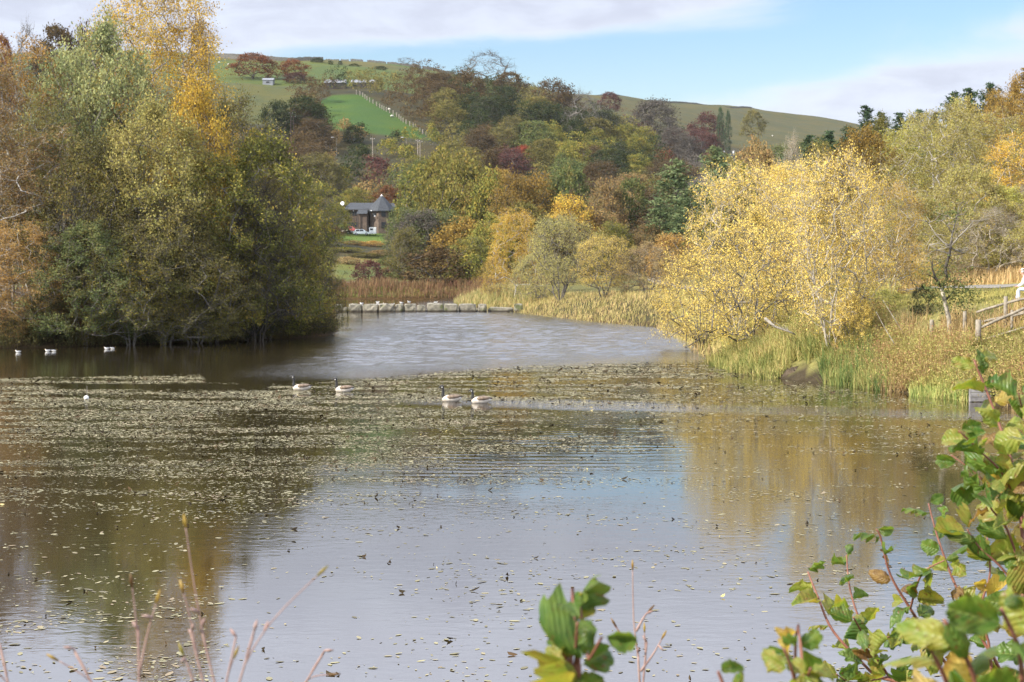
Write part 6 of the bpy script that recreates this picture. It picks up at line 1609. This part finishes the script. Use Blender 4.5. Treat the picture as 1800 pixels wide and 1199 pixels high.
def alder_leaf(seed, curl, fold, wave):
    r = np.random.default_rng(seed); nu, nv = 11, 7; V = []
    notch = r.uniform(0, .06)
    for i in range(nu):
        t = i / (nu - 1)
        wv = (math.sin(math.pi * min(1, t ** 0.82 * .93 + .015)) ** .75) * .44
        if i == nu - 1: wv = .13
        for j in range(nv):
            s_ = -1 + 2 * j / (nv - 1)
            ser = 1 + ((.06 if (i % 2) else -.05) + r.normal(0, .035)) * (abs(s_) > .9)
            x = s_ * wv * ser; y = t + (-notch if i == nu - 1 and abs(s_) < .4 else 0) - .04 * (abs(s_) ** 2) * (t > .8)
            z = fold * abs(x) + wave * math.sin(t * 15 + (2 if s_ > 0 else 0)) * abs(s_) ** 2 * .10 - curl * (t ** 2) * .35 - curl * .5 * s_ * s_ * wv + r.normal(0, .006)
            V.append((x * .07, y * .07 + .012, z * .07))
    F = [(i * nv + j, i * nv + j + 1, (i + 1) * nv + j + 1, (i + 1) * nv + j) for i in range(nu - 1) for j in range(nv - 1)]
    b = len(V); V += [(-.0006, 0, 0), (.0006, 0, 0), (.0006, .014, 0), (-.0006, .014, 0)]; F.append((b, b + 1, b + 2, b + 3))
    return npmesh('alder_leaf', np.array(V), np.array(F), True)
LV = [alder_leaf(100 + i, *c) for i, c in enumerate([(.3, .45, .6), (.8, .6, .8), (1.3, .8, .9), (-.6, .5, .9), (.5, 1.0, .7), (1.8, 1.0, 1.0), (.4, .3, 1.0), (-1.2, .9, 1.0), (.9, 1.2, .5), (1.1, .2, 1.3), (-.2, .8, 1.4), (2.0, .6, .6)])]
LVD = [alder_leaf(200 + i, *c) for i, c in enumerate([(2.2, 1.1, 1.0), (-2.0, 1.2, 1.1)])]
def frame(d, up, roll):
    d = Vector(d).normalized(); n = Vector(up); n = (n - d * n.dot(d)); n = n.normalized() if n.length > 1e-4 else d.orthogonal().normalized()
    x = d.cross(n).normalized(); M = Matrix((x, d, n)).transposed()
    return M @ Matrix.Rotation(roll, 3, 'Y')
def smooth_pts(pts, k=5):
    pts = [Vector(p) for p in pts]; out = []
    for i in range(len(pts) - 1):
        p0, p1, p2, p3 = pts[max(i - 1, 0)], pts[i], pts[i + 1], pts[min(i + 2, len(pts) - 1)]
        for j in range(k):
            t = j / k; out.append(.5 * ((2 * p1) + (p2 - p0) * t + (2 * p0 - 5 * p1 + 4 * p2 - p3) * t * t + (3 * p1 - p0 - 3 * p2 + p3) * t ** 3))
    out.append(pts[-1]); return out
def shoot(label, stems, name='alder_shrub', cat='shrub', smat=None, group=None):
    """stems: (pixel points, depth from, depth to, r0, r1, leaf size, leaf spacing in px, first leaf fraction, colour weights)"""
    p0 = stems[0][0][0]; Y0 = stems[0][1]; b = P(p0[0], p0[1], Y0); e = tag(empty(name, (b.x, b.y, gz(b.x, b.y))), label, cat, group)
    for pts, Ya, Yb, r0, r1, ls, spc, f0, wts in stems:
        n = len(pts); q = [P(a, c, Ya + (Yb - Ya) * i / (n - 1)) for i, (a, c) in enumerate(pts)]
        if pts[0][1] > 1199:
            g = Vector((q[0].x, q[0].y, gz(q[0].x, q[0].y) - .05)); 
            if g.z < q[0].z - .05: q = [g] + q
        q = [v - e.location for v in smooth_pts(q)]
        m_ = len(q); mb = MB(); mb.tube(q, list(np.linspace(r0, r1, m_)), 7); mb.build('stem', smat or FSTEM, e, True)
        if not spc: continue
        # leaves along the stem
        L = [0]
        for i in range(1, m_): L.append(L[-1] + (q[i] - q[i - 1]).length)
        step = spc * .70 * ((Ya + Yb) / 2) / FOC; s_ = L[-1]; k = 0
        start = L[-1] * f0
        while s_ > start:
            i = max(1, min(m_ - 1, int(np.searchsorted(L, s_)))); t = (s_ - L[i - 1]) / max(1e-6, L[i] - L[i - 1]); pos = q[i - 1].lerp(q[i], t); tan = (q[i] - q[i - 1]).normalized()
            if (pos + e.location).z > -10:
                ang = k * 2.4 + rng.uniform(-.5, .5); side = Vector((math.cos(ang), math.sin(ang) * .8, 0))
                d = tan * rng.uniform(.15, .9) + side * rng.uniform(.6, 1.1) + Vector((0, 0, rng.uniform(-.55, .35)))
                up = Vector((rng.normal(0, .7), rng.normal(-.45, .7), rng.uniform(.1, 1.1)))
                cl = int(rng.choice(4, p=np.array(wts) / sum(wts)))
                if k < 3 and cl > 1: cl = k % 2
                me_ = LVD[int(rng.integers(0, 2))] if cl == 3 and rng.random() < .6 else LV[int(rng.integers(0, len(LV)))]
                sc = (.5 if me_ in LVD else .86) * ls / .07 * rng.uniform(.6, 1.12) * (0.7 if k == 0 else 1)
                o = link('leaf', me_, FL[cl], e, pos, frame(d, up, rng.uniform(-.7, .7)).to_euler(), (sc * rng.uniform(.68, 1.02), sc, sc * rng.uniform(.8, 2.0)))
            s_ -= step * rng.uniform(.7, 1.3); k += 1
    return e
wG, wM, wY = (6, 5, .8, .6), (4.5, 4.5, 1.5, .9), (2, 3.5, 3, 1.4)
shoot('tall alder shoot with green leaves rising along the right picture edge', [
 ([(1812, 1260), (1800, 1080), (1797, 950), (1790, 860), (1768, 780), (1745, 715), (1712, 632)], 3.0, 3.1, .006, .0018, .064, 26, .12, wG),
 ([(1794, 890), (1760, 830), (1725, 795), (1685, 757)], 3.05, 3.0, .0026, .0012, .058, 26, .1, wM),
 ([(1788, 850), (1740, 850), (1700, 820), (1672, 800)], 3.05, 3.1, .0022, .001, .056, 26, .1, wG),
 ([(1797, 930), (1815, 850), (1805, 760), (1790, 690)], 3.05, 2.9, .003, .0012, .064, 26, .0, wM),
 ([(1797, 1010), (1770, 930), (1740, 890), (1735, 850)], 3.0, 2.9, .0026, .0012, .058, 26, .1, wM),
 ([(1800, 1080), (1770, 1010), (1720, 960), (1700, 930)], 3.0, 3.0, .0026, .0012, .058, 28, .1, wM)])
shoot('middle alder shoots with yellowing leaves in the lower right corner', [
 ([(1640, 1300), (1530, 1180), (1465, 1110), (1438, 1050), (1420, 1005)], 3.3, 3.4, .0042, .0016, .060, 38, .45, wM),
 ([(1660, 1300), (1570, 1200), (1520, 1110), (1495, 1040), (1488, 975)], 3.4, 3.5, .004, .0014, .060, 36, .35, wG),
 ([(1720, 1300), (1650, 1150), (1600, 1070), (1565, 1010), (1548, 945), (1540, 930)], 3.3, 3.3, .0042, .0014, .058, 32, .40, wM),
 ([(1780, 1300), (1720, 1110), (1680, 1030), (1650, 950), (1632, 885)], 3.2, 3.3, .0042, .0014, .058, 34, .30, wM),
 ([(1745, 1240), (1725, 1080), (1740, 1010), (1735, 940)], 3.2, 3.2, .0035, .0014, .060, 36, .2, wY),
 ([(1555, 1180), (1520, 1120), (1500, 1085)], 3.3, 3.2, .003, .0015, .05, 40, .1, wY),
 ([(1600, 1070), (1620, 1010), (1660, 985)], 3.3, 3.2, .0025, .0012, .060, 34, .1, wM),
 ([(1640, 1150), (1600, 1120), (1560, 1120)], 3.3, 3.1, .0025, .0012, .05, 36, .1, wM),
 ([(1560, 1190), (1500, 1200), (1470, 1185)], 3.3, 3.2, .0022, .0012, .048, 34, .1, wG)])
shoot('out-of-focus alder clump closest to the lens at the bottom right', [
 ([(1760, 1400), (1730, 1250), (1700, 1160), (1660, 1090)], 1.75, 1.7, .004, .002, .056, 74, .35, wM),
 ([(1820, 1400), (1800, 1230), (1790, 1140), (1760, 1070)], 1.7, 1.65, .004, .002, .058, 74, .35, (5, 4, 3, 1)),
 ([(1700, 1400), (1680, 1260), (1660, 1190), (1630, 1130)], 1.8, 1.75, .0035, .002, .054, 74, .4, wY),
 ([(1860, 1300), (1850, 1150), (1830, 1080)], 1.7, 1.65, .0035, .002, .056, 74, .3, wG)])
shoot('blurred alder sprig with a large dark leaf at the bottom centre', [
 ([(1020, 1320), (1005, 1220), (1000, 1170), (975, 1115), (958, 1100)], 1.75, 1.75, .0032, .0018, .046, 100, .72, (6, 4, 1, 0.6)),
 ([(1003, 1200), (1012, 1140), (1015, 1095)], 1.75, 1.7, .002, .0014, .042, 100, .6, (5, 4, 0, 0)),
 ([(1003, 1200), (1035, 1160), (1058, 1120)], 1.75, 1.7, .002, .0014, .048, 100, .4, (6, 3, 0, 1))])
shoot('low blurred alder sprig between the centre and the right corner', [
 ([(1300, 1360), (1290, 1260), (1270, 1200), (1262, 1180)], 1.8, 1.8, .003, .0016, .046, 66, .6, wG),
 ([(1390, 1360), (1400, 1260), (1395, 1190), (1378, 1140)], 1.9, 1.85, .003, .0014, .048, 66, .5, wM),
 ([(1395, 1240), (1415, 1200), (1425, 1175)], 1.9, 1.85, .002, .0014, .05, 56, .3, wG)])
def twig(label, stems, Y, bud=FL[3]):
    p0 = stems[0][0]; b = P(p0[0], p0[1], Y); e = tag(empty('twig', (b.x, b.y, gz(b.x, b.y))), label, 'twig')
    for pts in stems:
        q = [P(a, c, Y) for a, c in pts]
        if pts[0][1] > 1199:
            d_ = (q[0] - q[1]).normalized(); k_ = min(1.2, (q[0].z - gz(q[0].x, q[0].y) + .05) / max(.2, -d_.z)); q = [q[0] + d_ * k_] + q
        q = [v - e.location for v in smooth_pts(q, 4)]
        mb = MB(); mb.tube(q, list(np.linspace(.0019, .0007, len(q)) * (Y / 2.2)), 6); mb.build('stem', FSTEMB, e, True)
        d = (q[-1] - q[-2]).normalized(); mb = MB(); mb.tube([q[-1] - d * .002, q[-1] + d * .006, q[-1] + d * .014], [.001, .0022, .0006], 6); mb.build('bud', FL[int(rng.integers(1, 4))], e, True)
        for j in range(6, len(q) - 2, 5):
            dd = (Vector(rng.normal(0, 1, 3)) + d).normalized(); mb = MB(); mb.tube([q[j], q[j] + dd * .006, q[j] + dd * .012], [.0012, .0022, .0005], 5); mb.build('bud', FSTEMB, e, True)
    return e
twig('slim upright twig with a green bud tip at the bottom centre', [[(1128, 1260), (1122, 1160), (1114, 1090), (1112, 1000)], [(1128, 1230), (1134, 1160), (1133, 1110)], [(1118, 1110), (1132, 1085), (1140, 1075)], [(1108, 1130), (1090, 1112), (1082, 1100)], [(1126, 1180), (1148, 1150), (1164, 1122)]], 2.6)
twig('forked twig with reddish tips at the lower left', [[(246, 1260), (244, 1160), (238, 1080), (232, 1030)], [(246, 1180), (258, 1120), (275, 1058)]], 1.9)
twig('tall leaning bare twig at the lower left', [[(392, 1260), (365, 1150), (345, 1050), (326, 925)]], 1.9)
twig('shorter bare twig left of the tall leaning one', [[(372, 1260), (350, 1170), (335, 1090), (322, 1040)], [(340, 1199), (330, 1170), (322, 1150)]], 1.9)
twig('long bare twig slanting to the right at the lower left', [[(400, 1270), (430, 1170), (480, 1090), (560, 1010)]], 1.8)
twig('short dark twig stub between the leaning twigs', [[(385, 1260), (400, 1190), (412, 1155)]], 1.9)
twig('thin twig crossing the bottom edge left of the centre', [[(500, 1260), (540, 1196), (580, 1186)]], 2.2)
twig('faint thin twig at the bottom left corner', [[(200, 1270), (160, 1199), (100, 1160)], [(30, 1270), (15, 1205), (-20, 1170)]], 2.0)
# grass and weeds on the near bank, below the frame
p = poly_pts([(-12, -6), (12, -6), (12, 13), (-12, 13)], 12000, lambda q: (q[:, 0] ** 2 + q[:, 1] ** 2) > .6)
blades('near_grass', 'grass on the near bank under the alder shoots', p, rng.uniform(.05, .22, len(p)), .012, .4, B_LAWN, cat='grass')

# ------------------------------------------------------------------ haze
xs_, ys_, zs_ = (-4850, 4850), (-302, 3205), (-3.5, 330)
mb = MB(); mb.box((0, (ys_[0] + ys_[1]) / 2, (zs_[0] + zs_[1]) / 2), (xs_[1] - xs_[0], ys_[1] - ys_[0], zs_[1] - zs_[0]))
hm = bpy.data.materials.new('haze'); hm.use_nodes = True; t = N(hm.node_tree); t.n.clear()
pv = t.new('ShaderNodeVolumePrincipled'); pv.inputs['Color'].default_value = (0.84, 0.91, 1.0, 1); pv.inputs['Density'].default_value = 0.000028; pv.inputs['Anisotropy'].default_value = 0.0
o_ = t.new('ShaderNodeOutputMaterial'); t.l.new(pv.outputs[0], o_.inputs['Volume'])
tag(mb.build('haze', hm), kind='stuff')
